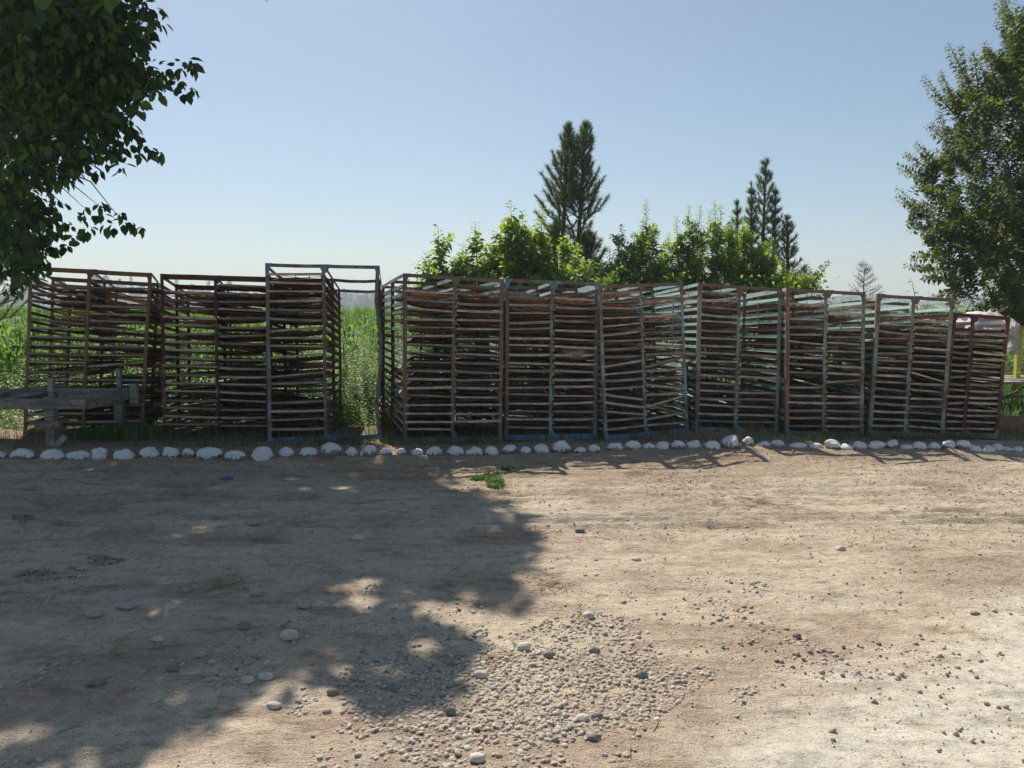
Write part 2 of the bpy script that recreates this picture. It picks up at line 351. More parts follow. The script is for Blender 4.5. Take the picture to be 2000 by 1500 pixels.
# ================================================================== racks
DEPTH = 2.7
RACKS = [   # top-left, top-right, bottom-right, bottom-left, middle (top x, bottom x), vanishing point of the depth, materials
 dict(q=((57,519),(296,533),(280,846),(46,850)), m=(176,163), vp=(426,700), frame='rust', post='rust', beam='rust', run='bluegrey', base='rust',
      short='orange-rusted rack', label='orange-rusted tray rack that stands behind the timber bench'),
 dict(q=((313,535),(526,541),(526,856),(319,852)), m=(424,429), vp=(550,700), frame='maroon', post='maroon', beam='maroon', run='maroon', base='maroon',
      short='dark maroon rack', label='dark maroon tray rack with a thick top beam'),
 dict(q=((518,514),(741,519),(745,857),(524,866)), m=(632,637), vp=(765,726), frame='bluegrey', post='bluegrey', beam='bluegrey', run='rustred', base='blue',
      short='half-empty rack', label='tallest blue-grey rack with one bay standing empty of trays'),
 dict(q=((788,534),(984,545),(980,863),(788,865)), m=(890,886), vp=(607,636), frame='rustred', post='rustred', beam='rustred', run='pale', base='bluegrey',
      short='rust-red rack', label='rust-red tray rack next to the weedy gap, its side runners splayed'),
 dict(q=((988,544),(1170,552),(1165,857),(986,859)), m=(1081,1077), vp=(850,640), frame='turquoise', post='rustred', beam='bluegrey', run='pale', base='blue',
      short='blue-based rack', label='tray rack with a bright blue bottom beam and a rusty post'),
 dict(q=((1168,557),(1333,551),(1345,847),(1181,860)), m=(1251,1261), vp=(880,645), frame='turquoise', post='turquoise', beam='rustred', run='pale', base='blue',
      short='skewed rack', label='skewed turquoise tray rack with several slipped and slanting trays'),
 dict(q=((1365,552),(1527,564),(1520,846),(1358,844)), m=(1447,1439), vp=(970,647), frame='turquoise', post='green', beam='rustred', run='pale', base='turquoise',
      short='turquoise-runnered rack', label='rack with bright turquoise tray runners in its emptier bay'),
 dict(q=((1536,562),(1690,571),(1686,853),(1534,851)), m=(1616,1611), vp=(1110,650), frame='green', post='rust', beam='rustred', run='pale', base='bluegrey',
      short='orange-cornered rack', label='tray rack with one bright rust-orange corner post'),
 dict(q=((1714,574),(1864,583),(1843,857),(1696,851)), m=(1789,1771), vp=(1180,655), frame='green', post='green', beam='rustred', run='pale', base='green',
      short='leaning rack', label='grey-green tray rack that leans sideways before the last rack'),
 dict(q=((1862,611),(1973,618),(1949,857),(1838,853)), m=(1904,1884), vp=(1330,650), frame='maroon', post='maroon', beam='maroon', run='maroon', base='green',
      short='end rack', label='low dark maroon tray rack at the end under the white sack'),
]
# tray meshes, 1 m wide along x (scaled to the bay), 1.27 m deep along y
def tray_parts(seed):
    random.seed(seed)
    g = Geo(); g.bar((0, 0.015, 0), (1, 0.015, 0), 0.03, random.uniform(0.018, 0.029), (0, 0, 1), 3, 0.0015, random.uniform(-0.002, 0.004))
    fr = bpy.data.meshes.new('front_rail'); fr.from_pydata(g.v, [], g.f); fr.materials.append(M['rail'])
    g = Geo()
    for x in (0.025, 0.975): g.bar((x, 0.03, 0), (x, 1.26, 0), 0.04, 0.024, (0, 0, 1), 3, 0.003)
    g.bar((0, 1.275, 0), (1, 1.275, 0), 0.03, 0.035)
    g.bar((0.05, 0.62, -0.008), (0.95, 0.62, -0.008), 0.03, 0.02)
    fm = bpy.data.meshes.new('frame'); fm.from_pydata(g.v, [], g.f); fm.materials.append(M['rail'])
    g = Geo(); y = 0.05; dens = random.choice((0.004, 0.012)) if seed < 4 else random.choice((0.05, 0.09, 0.15)); hang = random.choice((0, 0.01, 0.02, 0.05))
    while y < 1.24:
        w_ = random.uniform(0.010, 0.026)
        if random.random() < 0.93:
            k = math.sin(y/1.27*math.pi)*hang
            zj = .045 if seed < 4 else .012; yj = .12 if seed < 4 else .03
            xa, xb = (0.03, 0.97) if random.random() < .75 else (random.uniform(.03, .4), random.uniform(.55, .97))
            g.bar((xa, y, -0.012-random.uniform(0, zj)), (xb, min(1.25, max(.03, y+random.uniform(-yj, yj))), -0.012-random.uniform(0, zj)), w_, 0.005, (0, 0, 1), 3, 0.004, 0.008+k)
        y += w_ + random.uniform(0.001, dens)
    for x in (0.25, 0.5, 0.75): g.bar((x, 0.03, 0.0), (x, 1.25, 0.0), 0.012, 0.006, (0, 0, 1), 4, 0.003, 0.01+hang*0.9)
    mt = bpy.data.meshes.new('reed_mat'); mt.from_pydata(g.v, [], g.f); mt.materials.append(M['reed'])
    return fr, fm, mt
TRAYS = [tray_parts(s) for s in range(8)]
ORD = ['topmost', 'second', 'third', 'fourth', 'fifth', 'sixth', 'seventh', 'eighth', 'ninth', 'tenth', 'eleventh', 'twelfth', 'thirteenth',
       'fourteenth', 'fifteenth', 'sixteenth', 'seventeenth', 'eighteenth', 'nineteenth']
TILT = {(5, 0, 13): (0.02, -0.035), (5, 0, 14): (0.02, -0.035), (5, 0, 15): (0.01, -0.03), (5, 0, 9): (-0.01, 0.02),
        (5, 1, 9): (-0.03, 0.03), (5, 1, 12): (0.015, -0.03), (5, 1, 14): (-0.035, 0.03), (5, 1, 15): (0.04, -0.055), (5, 1, 16): (-0.01, 0.02),
        (0, 1, 10): (-0.04, 0.03), (7, 1, 11): (-0.02, 0.02), (8, 1, 10): (0.05, -0.05), (2, 0, 9): (-0.02, 0.02), (2, 0, 11): (-0.03, 0.02)}
MISS = {(6,1,k_) for k_ in (0,1,2,3,4,5,6,7,9,12)} | {(5,1,0),(5,1,2),(7,1,1),(7,0,2),(7,1,3),(8,1,1),(8,0,0),(3,0,0),(4,1,0)} | {(0, 0, 0), (0, 1, 0), (0, 1, 2), (0, 1, 11), (0, 0, 14), (0, 0, 4), (1, 0, 0), (2, 0, 13), (2, 0, 10), (3, 1, 17), (4, 0, 0), (6, 1, 0), (6, 1, 1), (6, 1, 3),
        (6, 1, 6), (5, 0, 1), (7, 1, 12), (7, 0, 11), (9, 0, 0), (9, 1, 0), (9, 1, 1), (9, 0, 1), (8, 1, 0), (8, 0, 1), (7, 1, 0), (1, 1, 8), (7, 0, 0)}
tray_total = 0; back_mats = {'rail': [], 'reed': []}
LV = 18
rackinfo = []
for ri, R in enumerate(RACKS):
    random.seed(100+ri)
    (tl, tr, br, bl) = R['q']
    D = ray(*R['vp']); D.normalize()
    tp = -D.z/math.hypot(D.x, D.y)
    BL, BR = gpt(*bl), gpt(*br)
    TL, TR = at(*tl, BL.y+2.0*tp), at(*tr, BR.y+2.0*tp)
    um_t = (R['m'][0]-tl[0])/(tr[0]-tl[0]); um_b = (R['m'][1]-bl[0])/(br[0]-bl[0])
    def P(u, w_, v, TL=TL, TR=TR, BL=BL, BR=BR, D=D):
        return BL.lerp(BR, u).lerp(TL.lerp(TR, u), v) + D*(DEPTH*w_)
    def um(v): return um_b+(um_t-um_b)*v
    org = Vector((BL+BR)/2)
    root = empty('tray_rack', org, R['label'], 'rack', 'racks standing in a row behind the white stones')
    uX = (BR-BL).normalized(); mats = R
    rackinfo.append((P, um, D, uX))
    for w_ in (0.0, 0.5, 1.0):
        for col, u in enumerate((0, None, 1)):
            f = 1 if col == 0 else -1
            seg = 5; g = Geo(org)
            pts = []
            for k in range(seg+1):
                v = k/seg; uu = um(v) if u is None else u
                j = random.uniform(-0.003, 0.003) if 0 < k < seg else 0
                if ri == 2 and col == 2 and 0 < k < seg: j = -0.03*math.sin(v*9)
                pts.append(P(uu, w_, v)+uX*j)
            for a_, b_ in zip(pts[:-1], pts[1:]):
                g.angle(a_, b_, uX*f, D if w_ < 1 else -D, 0.040 if col != 1 else 0.034)
            mk = mats['post'] if (col != 1 and ((col == 0) == (ri in (3, 7)) or ri in (0, 1, 9, 4, 6))) else mats['frame']
            g.build('post', M[mk], root)
        # top and bottom beams of this frame, in two spans
        for v, mk in ((1.0, mats['beam']), (0.0, mats['base'])):
            hgt = {1: 0.065, 0: 0.055}.get(ri, 0.04) if v == 1 else 0.055
            for (ua, ub) in ((0, um(v)), (um(v), 1)):
                g = Geo(org); dz = Vector((0, 0, -hgt/2 if v else hgt/2))
                sag = random.uniform(-0.006, 0.01) + (0.03 if (ri == 2 and ua > 0 and w_ > 0) else 0)
                g.bar(P(ua, w_, v)+dz-D*0.004, P(ub, w_, v)+dz-D*0.004, 0.007, hgt, (0, 0, 1), 3, 0.001, sag*.5)
                g.bar(P(ua, w_, v)+D*0.022+dz*(2 if v == 0 else 0)+Vector((0, 0, -0.004 if v else 0.004)), P(ub, w_, v)+D*0.022+dz*(2 if v == 0 else 0)+Vector((0, 0, -0.004 if v else 0.004)), 0.04, 0.006, (0, 0, 1), 4, 0.001, sag)
                g.build('top_beam' if v else 'bottom_beam', M[mk], root)
            if w_ == 0.0:
                zz = -1 if v else 1
                up_ = (P(0, 0, 1)-P(0, 0, 0)).normalized()*zz*-1*-1
                gs = 0.075
                for u, dirs in ((0, (1,)), (um(v), (1, -1)), (1, (-1,))):
                    if ri in (1,) and v == 0: continue
                    base = P(u, 0, v)-D*0.016
                    g = Geo(org)
                    q = [base, base+uX*gs*dirs[0], base+uX*gs*0.35*dirs[0]+up_*gs*1.5, base+up_*gs*1.6]
                    if len(dirs) == 2: q = [base-uX*gs, base+uX*gs, base+uX*gs*0.3+up_*gs*1.3, base-uX*gs*0.3+up_*gs*1.3]
                    g.plate(q, D*0.006); g.build('gusset', M[mats['base'] if ri in (2, 4) else mk], root)
    # side beams front to back
    for v, nm in ((1.0, 'side_beam'), (0.0, 'side_beam')):
        for u in (0, um(v), 1):
            g = Geo(org); dz = Vector((0, 0, -0.02 if v else 0.03))
            g.bar(P(u, 0.004, v)+dz, P(u, 1, v)+dz, 0.006, 0.04, (0, 0, 1), 4, 0.003); g.build(nm, M[mats['run'] if v else mats['base']], root)
    # tray runners: one on each side of each bay and level
    vlev = [0.945-0.0512*k for k in range(LV)]
    for k, v in enumerate(vlev):
        for u, f in ((0, 1), (None, 1), (1, -1)):
            uu = um(v) if u is None else u
            mk = mats['run'] if random.random() < 0.8 else ('rustred' if ri != 9 else 'maroon')
            g = Geo(org); dz = Vector((0, 0, -0.026)); x0 = uX*f*0.006
            w1 = random.uniform(0.97, 1.0)
            g.bar(P(uu, 0.0, v)+dz+x0, P(uu, w1, v)+dz+x0+Vector((0, 0, random.uniform(-.01, .01))), 0.004, 0.034, (0, 0, 1), 4, 0.003)
            if u is None: g.bar(P(uu, 0.0, v)+dz-Vector((0, 0, .02)), P(uu, w1, v)+dz-Vector((0, 0, .02)), 0.06, 0.005, (0, 0, 1), 2)
            else: g.bar(P(uu, 0.0, v)+dz+x0+uX*f*0.02-Vector((0, 0, .0195)), P(uu, w1, v)+dz+x0+uX*f*0.02-Vector((0, 0, .0195)), 0.036, 0.005, (0, 0, 1), 2)
            g.build('runner', M[mk], root)
    # trays
    for bay in (0, 1):
        if ri == 2 and bay == 1: continue
        n = 0
        for k, v in enumerate(vlev):
            ua = 0 if bay == 0 else um(v); ub = um(v) if bay == 0 else 1
            for row in (0, 1):
                if row == 0 and (ri, bay, k) in MISS: continue
                if row == 1 and random.random() < (0.6 if ri in (0,) else 0.35 if ri in (1, 2) else 0.8 if (ri == 6 and bay == 1) else 0.95 if (ri == 3 and bay == 0 and 5 <= k <= 9) else 0.25 if k < 6 else 0.66): continue
                _q = 1.7 if ri == 5 else 1.0; ta, tb = TILT.get((ri, bay, k), ((random.gauss(0, 0.012), random.gauss(0, 0.012)) if k < 7 else (random.gauss(0, 0.007), random.gauss(0, 0.007))))
                if (ri, bay, k) in TILT: ta, tb = ta*_q, tb*_q
                if row == 1: ta, tb = random.gauss(0, 0.006), random.gauss(0, 0.006)
                w0 = random.uniform(-0.008, 0.012)+0.5*row
                A = P(ua, w0, v)+uX*0.014+Vector((0, 0, ta)); B = P(ub, w0, v)-uX*0.014+Vector((0, 0, tb))
                xs = B-A; ex = xs.normalized(); ez = ex.cross(D).normalized(); ey = ez.cross(ex)
                rx = random.gauss(0, 0.008) + (random.choice((0, 0, 0, 0.03, -0.025))) + (abs(random.gauss(0, .02)) if k < 6 else 0)
                ey2 = (ey+ez*rx).normalized(); ez = ex.cross(ey2)
                Mx = Matrix((ex, ey2, ez)).transposed().to_4x4(); Mx.translation = A + ez*0.0
                fr, fm, mt = TRAYS[random.randrange(4) if (k < 6 and 3 <= ri <= 8 and random.random() < .85) or random.random() < .15 else random.randrange(4, 8)]
                if row == 0 and tray_total < 300 and not (ri == 9 and k > 12):
                    tray_total += 1
                    side = 'left' if bay == 0 else 'right'
                    lab = ('topmost tray in the %s bay of the %s' % (side, R['short'])) if n == 0 else '%s tray down in the %s bay of the %s' % (ORD[n], side, R['short'])
                    if (ri, bay, k) in TILT: lab = 'slanting ' + lab
                    e = empty('drying_tray', (0, 0, 0), lab, 'tray', 'wooden drying trays slid into the racks')
                    e.matrix_world = Mx @ Matrix.Diagonal((xs.length, 1, 1, 1))
                    for nm, me in (('front_rail', fr), ('frame', fm), ('reed_mat', mt)):
                        o = bpy.data.objects.new(nm, me); C.objects.link(o); o.parent = e
                    n += 1
                else:
                    Mw = np.array(Mx @ Matrix.Diagonal((xs.length, 1, 1, 1)))
                    for me, key in ((fr, 'rail'), (fm, 'rail'), (mt, 'reed')):
                        co = np.array([tuple(v_.co)+(1,) for v_ in me.vertices]) @ Mw.T
                        fc = [tuple(p.vertices) for p in me.polygons]
                        back_mats[key].append((co[:, :3], fc))
def join_list(name, lst, mats_):
    V = []; Fc = []; mi = []; b0 = 0
    for k, key in enumerate(mats_):
        for co, fc in lst[key]:
            V.append(co); Fc += [tuple(i+b0 for i in f) for f in fc]; mi += [k]*len(fc); b0 += len(co)
    me = bpy.data.meshes.new(name); me.from_pydata(np.concatenate(V).tolist(), [], Fc)
    for key in mats_: me.materials.append(M[key])
    me.polygons.foreach_set('material_index', mi); me.update()
    o = bpy.data.objects.new(name, me); C.objects.link(o); return o
tag(join_list('stored_trays', back_mats, ('rail', 'reed')), 'mass of weathered trays pushed in behind the front trays of the racks', 'trays', None, 'stuff')

# ================================================================== white stones
def ico(sub):
    import bmesh
    bm = bmesh.new(); bmesh.ops.create_icosphere(bm, subdivisions=sub, radius=1.0)
    V = np.array([v.co[:] for v in bm.verts]); Fc = np.array([[v.index for v in f.verts] for f in bm.faces]); bm.free(); return V, Fc
ICO1, ICO2, ICO3, ICO4 = ico(1), ico(2), ico(3), ico(4)
def stone_mesh(name, w_, d_, h_, seed, base=ICO4, rough=0.10, point=0.0):
    V, Fc = base; V = V.copy(); r = np.random.default_rng(seed)
    for _ in range(7):                                  # flattened faces
        n = unit(r.normal(size=3)); c = r.uniform(0.72, 0.95); s_ = V @ n
        V -= np.where(s_ > c, s_-c, 0)[:, None]*n*0.75
    V *= 1+rough*(fbm(V[:, 0]*1.6+seed*3.1, V[:, 1]*1.6+V[:, 2]*1.3, 3, seed)[:, None])
    if point: V[:, 0] *= 1-point*np.clip(V[:, 2], 0, 1)
    V[:, 0] += 0.12*r.uniform(-1, 1)*V[:, 2]
    V[:, 2] = np.where(V[:, 2] < 0, V[:, 2]*0.8, V[:, 2])
    a = r.uniform(-0.15, 0.15); V = np.stack([V[:, 0]*math.cos(a)-V[:, 2]*math.sin(a)*0.5, V[:, 1], V[:, 2]*math.cos(a)+V[:, 0]*math.sin(a)*0.5], -1)
    V *= np.array([w_/2, d_/2, h_/1.0])/np.array([np.ptp(V[:, 0])/2, 1, np.ptp(V[:, 2])])
    V[:, 2] -= V[:, 2].min()
    return np_mesh(name, V, Fc, True)
wm, t, b = new_mat('whitewashed_stone')
g_ = t.nodes.new('ShaderNodeTexCoord'); sp = t.nodes.new('ShaderNodeSeparateXYZ'); t.links.new(g_.outputs['Generated'], sp.inputs[0])
rnd = objrand(t); mul = t.nodes.new('ShaderNodeMath'); mul.operation = 'MULTIPLY'; mul.inputs[1].default_value = 90; t.links.new(rnd, mul.inputs[0])
nd = noise(t, 16, 5, 0.6, stretch=(2.2, 2.2, 0.35), loc=mul.outputs[0]); nb = noise(t, 9, 4, 0.6, loc=mul.outputs[0]); nf = noise(t, 70, 4, 0.7)
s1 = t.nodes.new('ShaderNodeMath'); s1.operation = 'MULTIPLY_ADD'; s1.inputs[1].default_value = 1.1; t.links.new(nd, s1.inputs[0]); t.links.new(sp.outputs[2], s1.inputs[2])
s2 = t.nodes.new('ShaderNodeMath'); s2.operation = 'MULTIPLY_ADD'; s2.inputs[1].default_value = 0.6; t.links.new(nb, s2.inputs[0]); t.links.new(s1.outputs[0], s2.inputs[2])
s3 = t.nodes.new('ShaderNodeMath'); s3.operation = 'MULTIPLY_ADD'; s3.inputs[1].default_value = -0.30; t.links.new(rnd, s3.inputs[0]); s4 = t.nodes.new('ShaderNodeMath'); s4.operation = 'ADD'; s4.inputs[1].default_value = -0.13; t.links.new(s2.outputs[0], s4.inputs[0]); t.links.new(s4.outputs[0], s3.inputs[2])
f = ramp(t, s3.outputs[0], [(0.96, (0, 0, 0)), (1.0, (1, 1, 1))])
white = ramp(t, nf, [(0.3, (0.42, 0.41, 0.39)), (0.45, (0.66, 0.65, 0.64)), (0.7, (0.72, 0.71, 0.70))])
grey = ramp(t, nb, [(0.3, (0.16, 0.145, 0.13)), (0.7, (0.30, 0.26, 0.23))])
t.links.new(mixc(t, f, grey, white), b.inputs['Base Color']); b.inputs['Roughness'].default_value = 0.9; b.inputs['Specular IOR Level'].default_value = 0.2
bump(t, b, nf, 0.25, 0.004)
STONES = [(-6,902,24,12),(40,907,54,21),(98,909,50,21),(149,908,48,18),(191,906,36,23),(240,902,45,22),(288,901,40,21),(331,900,34,19),(364,900,28,20),(405,901,50,24),(454,902,45,21),
 (508,902,47,27),(557,896,31,20),(600,895,40,18),(644,896,43,28),(686,895,28,19),(720,894,27,22),(752,892,27,14),(782,891,20,14),(813,890,28,14),(847,891,33,18),(888,891,36,18),
 (926,891,36,17),(961,890,30,17),(995,889,30,19),(1026,889,24,15),(1058,888,30,18),(1095,886,40,26),(1134,886,28,12),(1162,886,26,16),(1202,885,32,17),(1237,882,35,18),
 (1269,881,28,12),(1296,881,28,17),(1326,880,32,18),(1357,878,30,16),(1393,880,32,17),(1430,879,36,26),(1463,875,25,17),(1494,875,32,11),(1522,874,28,14),(1561,876,38,9),
 (1597,875,30,12),(1629,877,32,19),(1658,880,26,13),(1683,879,28,17),(1716,879,38,15),(1747,878,27,17),(1775,880,27,10),(1801,880,29,17),(1829,880,28,14),(1858,881,27,17),
 (1886,882,32,17),(1909,884,24,12),(1935,884,26,14),(1953,881,22,13),(1973,881,22,10),(1994,880,24,10)]
edges = [(0, 304, 'orange-rusted rack'), (304, 522, 'dark maroon rack'), (522, 745, 'half-empty rack'), (745, 787, 'weedy gap'), (787, 985, 'rust-red rack'), (985, 1170, 'blue-based rack'),
         (1170, 1350, 'skewed rack'), (1350, 1530, 'turquoise-runnered rack'), (1530, 1693, 'orange-cornered rack'), (1693, 1850, 'leaning rack'), (1850, 1952, 'end rack'), (1952, 2100, 'clay block')]
cnt = {}
for k, (px, py, pw, ph) in enumerate(STONES):
    p = gpt(px, py-2); p.z = float(gz(p.x, p.y))
    w_ = pw/F*p.y*0.98; h_ = ph/F*p.y*0.98
    sh = ph/pw
    look = 'tall rounded' if ph >= 24 else 'low flat' if sh < 0.38 else 'small' if pw <= 27 else 'broad' if pw >= 40 else 'chunky' if sh > 0.58 else 'oval'
    if px in (1095,): look = 'pointed'
    if px == 364: look = 'square-cut'
    back = next((n_ for a_, b_, n_ in edges if a_ <= max(px, 0) < b_), 'clay block')
    n_ = cnt[back] = cnt.get(back, 0)+1
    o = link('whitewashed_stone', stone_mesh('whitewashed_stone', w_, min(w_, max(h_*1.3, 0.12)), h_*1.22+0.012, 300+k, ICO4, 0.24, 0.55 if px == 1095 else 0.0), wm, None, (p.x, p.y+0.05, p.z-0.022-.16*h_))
    tag(o, '%s whitewashed stone, %s before the %s counting from the timber bench side' % (look, ['first', 'second', 'third', 'fourth', 'fifth', 'sixth', 'seventh', 'eighth', 'ninth', 'tenth'][n_-1], back),
        'stone', 'whitewashed stones lined up before the racks')

# ================================================================== timber bench (a raised day bed) before the first rack
def V3(x, y, z): return Vector((x, y, z))
bz = 0.05; bo = V3(-5.6, 8.75, bz)
bed = empty('timber_bench', bo, 'big grey timber bench frame in the tree shade before the first rack', 'bench')
xr, xl, yf, yb = -4.63, -7.2, 8.32, 9.30
def part(name, fn, mat, parent=None, bevel=0.006, org=bo):
    g = Geo(org); fn(g); return g.build(name, mat, parent or bed, bevel=bevel)
part('front_rail', lambda g: g.bar((xl, yf, .55), (xr, yf, .55), .09, .11, (0, 0, 1), 6, .003), M['timber'])
part('back_rail', lambda g: g.bar((xl, yb, .56), (xr, yb, .56), .09, .12, (0, 0, 1), 6, .003), M['timber'])
part('end_rail', lambda g: g.bar((xr-.045, yf+.045, .55), (xr-.045, yb-.045, .55), .08, .128), M['timber'])
part('end_rail', lambda g: g.bar((xl+.045, yf+.045, .55), (xl+.045, yb-.045, .55), .08, .128), M['timber'])
for xx in (-6.7, -6.1, -5.55):
    part('cross_bar', lambda g: g.bar((xx, yf+.045, .55), (xx, yb-.045, .55), .07, .07), M['timber'])
for xx, yy, zt in ((-5.08, yf+.06, .82), (-4.78, yb-.03, .86), (-7.0, yf+.06, .82), (-7.0, yb-.03, .86)):
    lg = part('leg', lambda g: (g.bar((xx, yy+.02, bz-.02), (xx, yy+.02, .62), .09, .09, (0, 1, 0), 3, .003, 0, .11, .10)), M['timber'])
    part('post_top', lambda g: g.bar((xx-.01, yy+.07, .58), (xx-.01, yy+.07, zt), .06, .045, (0, 1, 0)), M['timber'])
    if yy < 8.6:
        cl = part('clamp_block', lambda g: g.bar((xx-.14, yy-.05, .32), (xx+.14, yy-.05, .32), .05, .09), M['timber'])
        for s_ in (-.08, .08): part('bolt', lambda g: g.tube([(xx+s_, yy-.085, .32), (xx+s_, yy-.07, .32)], [.012, .012], 8), M['rustred'], cl, 0, (0, 0, 0)).location = -bo
        part('foot_brace', lambda g: g.bar((xx+.02, yy-.02, .03), (xx+.17, yy-.02, .19), .04, .07, (0, 0, 1)), M['timber'])
part('corner_block', lambda g: g.bar((xr+.045, yb-.02, .44), (xr+.045, yb-.02, .68), .09, .08, (0, 1, 0)), M['timber'])

# ================================================================== vegetation helpers
def shoot(P0, P1, n, leaf, spread=1.0, bend=0.15, r=rng):
    """leaves spiralling up a shoot from P0 to P1: positions, tip directions, normals, sizes"""
    P0 = np.array(P0); P1 = np.array(P1); ax = P1-P0; L = np.linalg.norm(ax); d = ax/L
    t_ = (np.arange(n)+r.uniform(0, 1, n)*0.6)/n
    a = np.arange(n)*2.4+r.uniform(0, 6.28)
    e = unit(np.cross(d, [0.31, 0.2, 0.9] if abs(d[2]) < .9 else [1, .1, 0])); g = np.cross(d, e)
    out_ = np.cos(a)[:, None]*e+np.sin(a)[:, None]*g
    base = P0+t_[:, None]*ax + bend*L*0.15*np.sin(t_*3)[:, None]*e
    D = unit(out_*spread + d*0.35 + np.array([0, 0, -0.25]) + r.normal(0, .25, (n, 3)))
    N = unit(d*0.9+np.array([0, 0, 0.6])+r.normal(0, .35, (n, 3)))
    sz = leaf*(1-0.55*t_**2.5)*r.uniform(.7, 1.15, n)
    return base+out_*leaf*0.15, D, N, sz
def ball(c, R, n, leaf, r=rng, droop=0.5, squash=1.0):
    u = unit(r.normal(size=(n, 3))); rr = R*r.uniform(0, 1, n)**0.45
    P = np.array(c)+u*rr[:, None]*np.array([1, 1, squash])
    D = unit(u*0.7+r.normal(0, .5, (n, 3))+np.array([0, 0, -droop])); N = unit(r.normal(0, .5, (n, 3))+np.array([0, 0, .9]))
    return P, D, N, leaf*r.uniform(.45, 1.15, n)
def cat(L): return [np.concatenate([q[i] for q in L]) for i in range(4)]
def foliage(name, L, mat, parent, org, simple=False, asp=1.0):
    P, D, N, s_ = cat(L); return link(name, leaves_mesh(name, P-np.array(org), D, N, s_, simple, asp), mat, parent)

# ---- the big mulberry: trunk just outside the frame, crown over the yard
sunv = np.array(SUN)
KX, KY = sunv[0]/sunv[2], sunv[1]/sunv[2]
tr0 = V3(-6.75, 8.6, 0.0)
mt_ = empty('mulberry_tree', tr0, 'dark broad-leaved tree whose crown overhangs and shades the yard', 'tree')
rl = np.random.default_rng(3)
VIS = [(40,40,120),(150,40,105),(240,20,50),(290,20,24),(310,45,14),(265,70,30),(30,160,130),(130,150,110),(220,130,55),(275,140,30),(310,135,22),(340,130,16),(365,120,10),(378,128,6),(345,165,14),(362,180,9),(378,172,5),(300,170,24),(265,180,32),
       (40,270,110),(140,250,75),(205,235,42),(250,240,20),(272,215,16),(262,268,16),(290,285,12),(310,300,7),(270,300,8),(225,290,18),(205,300,20),(240,325,8),(80,310,62),(150,320,26),(185,335,14),(20,370,56),(30,430,60),(80,405,22),(110,395,12),
       (90,440,24),(125,430,22),(160,415,14),(170,440,16),(200,420,12),(215,440,12),(240,435,9),(262,440,6),(278,446,4),(30,500,56),(75,490,18),(100,480,10),(140,460,8),(55,530,22),(90,515,7),(15,560,24),(195,398,6),(235,418,5),(130,480,6)]
L = []; tips = []
for (x, y, r_) in VIS:
    for rep in range(3 if r_ > 50 else 2 if r_ > 25 else 1):
        Yd = rl.uniform(6.0, 7.0) if rep == 0 else rl.uniform(6.2, 9.0)
        c_ = at(x, y, Yd); Rm = r_/F*Yd; n_ = max(7, int((r_/F*1502)**2/ (44 if r_ > 60 else 28)))
        L.append(ball(c_, Rm, n_, 0.105, rl, 0.9, 1.0)); tips.append(c_)
# the part of the crown above the picture, found from where its shade lies on the yard
SHADE = [(-400,858),(300,858),(735,866),(760,895),(840,905),(900,935),(965,965),(1045,1005),(1010,1035),(1080,1068),(1040,1090),(1062,1120),(985,1128),(1040,1188),(965,1190),(900,1160),(860,1185),(800,1155),(770,1190),(850,1225),(935,1262),(900,1290),(935,1312),(850,1335),
         (905,1375),(800,1368),(760,1395),(680,1370),(640,1340),(600,1385),(560,1440),(480,1460),(430,1500),(330,1440),(250,1500),(-100,1520),(-600,1500)]
HOLES = [(690,1150,40),(700,1180,30),(60,1195,30),(450,1205,22),(330,1290,26),(640,1290,28),(250,1180,12),(560,1330,30),(600,960,20),(420,950,14),(30,1450,50),(170,1480,30),(400,1300,18),(240,1400,20),(330,1375,22)]
poly = [np.array(gpt(*q))[:2] for q in SHADE]; hol = [(np.array(gpt(x, y))[:2], r_/F*gpt(x, y).y*1.4) for x, y, r_ in HOLES]
def inside(P, poly):
    x, y = P[:, 0], P[:, 1]; c = np.zeros(len(P), bool); n = len(poly)
    for i in range(n):
        (x1, y1), (x2, y2) = poly[i], poly[i-1]
        c ^= ((y1 > y) != (y2 > y)) & (x < (x2-x1)*(y-y1)/((y2-y1) or 1e-9)+x1)
    return c
G = np.stack([rl.uniform(-8.2, .5, 150000), rl.uniform(1.9, 9.4, 150000)], -1)
ok = inside(G, poly)
for c_, r_ in hol: ok &= np.hypot(*(G-c_).T) > r_
G = G[ok]
clump = fbm(G[:, 0]*2.2, G[:, 1]*2.2, 3, 8)
edge = np.zeros(len(G), bool)
for dx_, dy_ in ((.3, 0), (0, .3), (0, -.3), (.2, .2), (.2, -.2)): edge |= ~inside(G+np.array([dx_, dy_]), poly)
fine = fbm(G[:, 0]*5, G[:, 1]*5, 3, 28, .6)
G = G[(clump > -0.43) & (~edge | (fine > -.02))]
zz = rl.uniform(3.6, 10.8, len(G))
Pt = np.stack([G[:, 0]+KX*zz, G[:, 1]+KY*zz, zz], -1)
px_, py_ = project(Pt)
ok = (py_ < -35) | (px_ < -60) | ((px_ < 230) & (py_ < 230))
Pt = Pt[ok][:52000]; n_ = len(Pt)
Pt = Pt + rl.normal(0, .02, Pt.shape)
L.append((Pt, unit(rl.normal(0, .6, (n_, 3))+np.array([0, 0, -.6])), unit(rl.normal(0, .5, (n_, 3))+np.array([0, 0, 1.0])), 0.155*rl.uniform(.6, 1.1, n_)))
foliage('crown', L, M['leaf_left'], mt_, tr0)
g = Geo(tr0); top = tr0+V3(.1, 0, 3.4)
g.tube([tr0+V3(0, 0, -.1), tr0+V3(.02, 0, .4), tr0+V3(.05, .02, 1.8), top], [.26, .2, .17, .15], 12); g.build('trunk', M['bark'], mt_, True)
g = Geo(tr0)
sel = Pt[rl.choice(len(Pt), 60)]
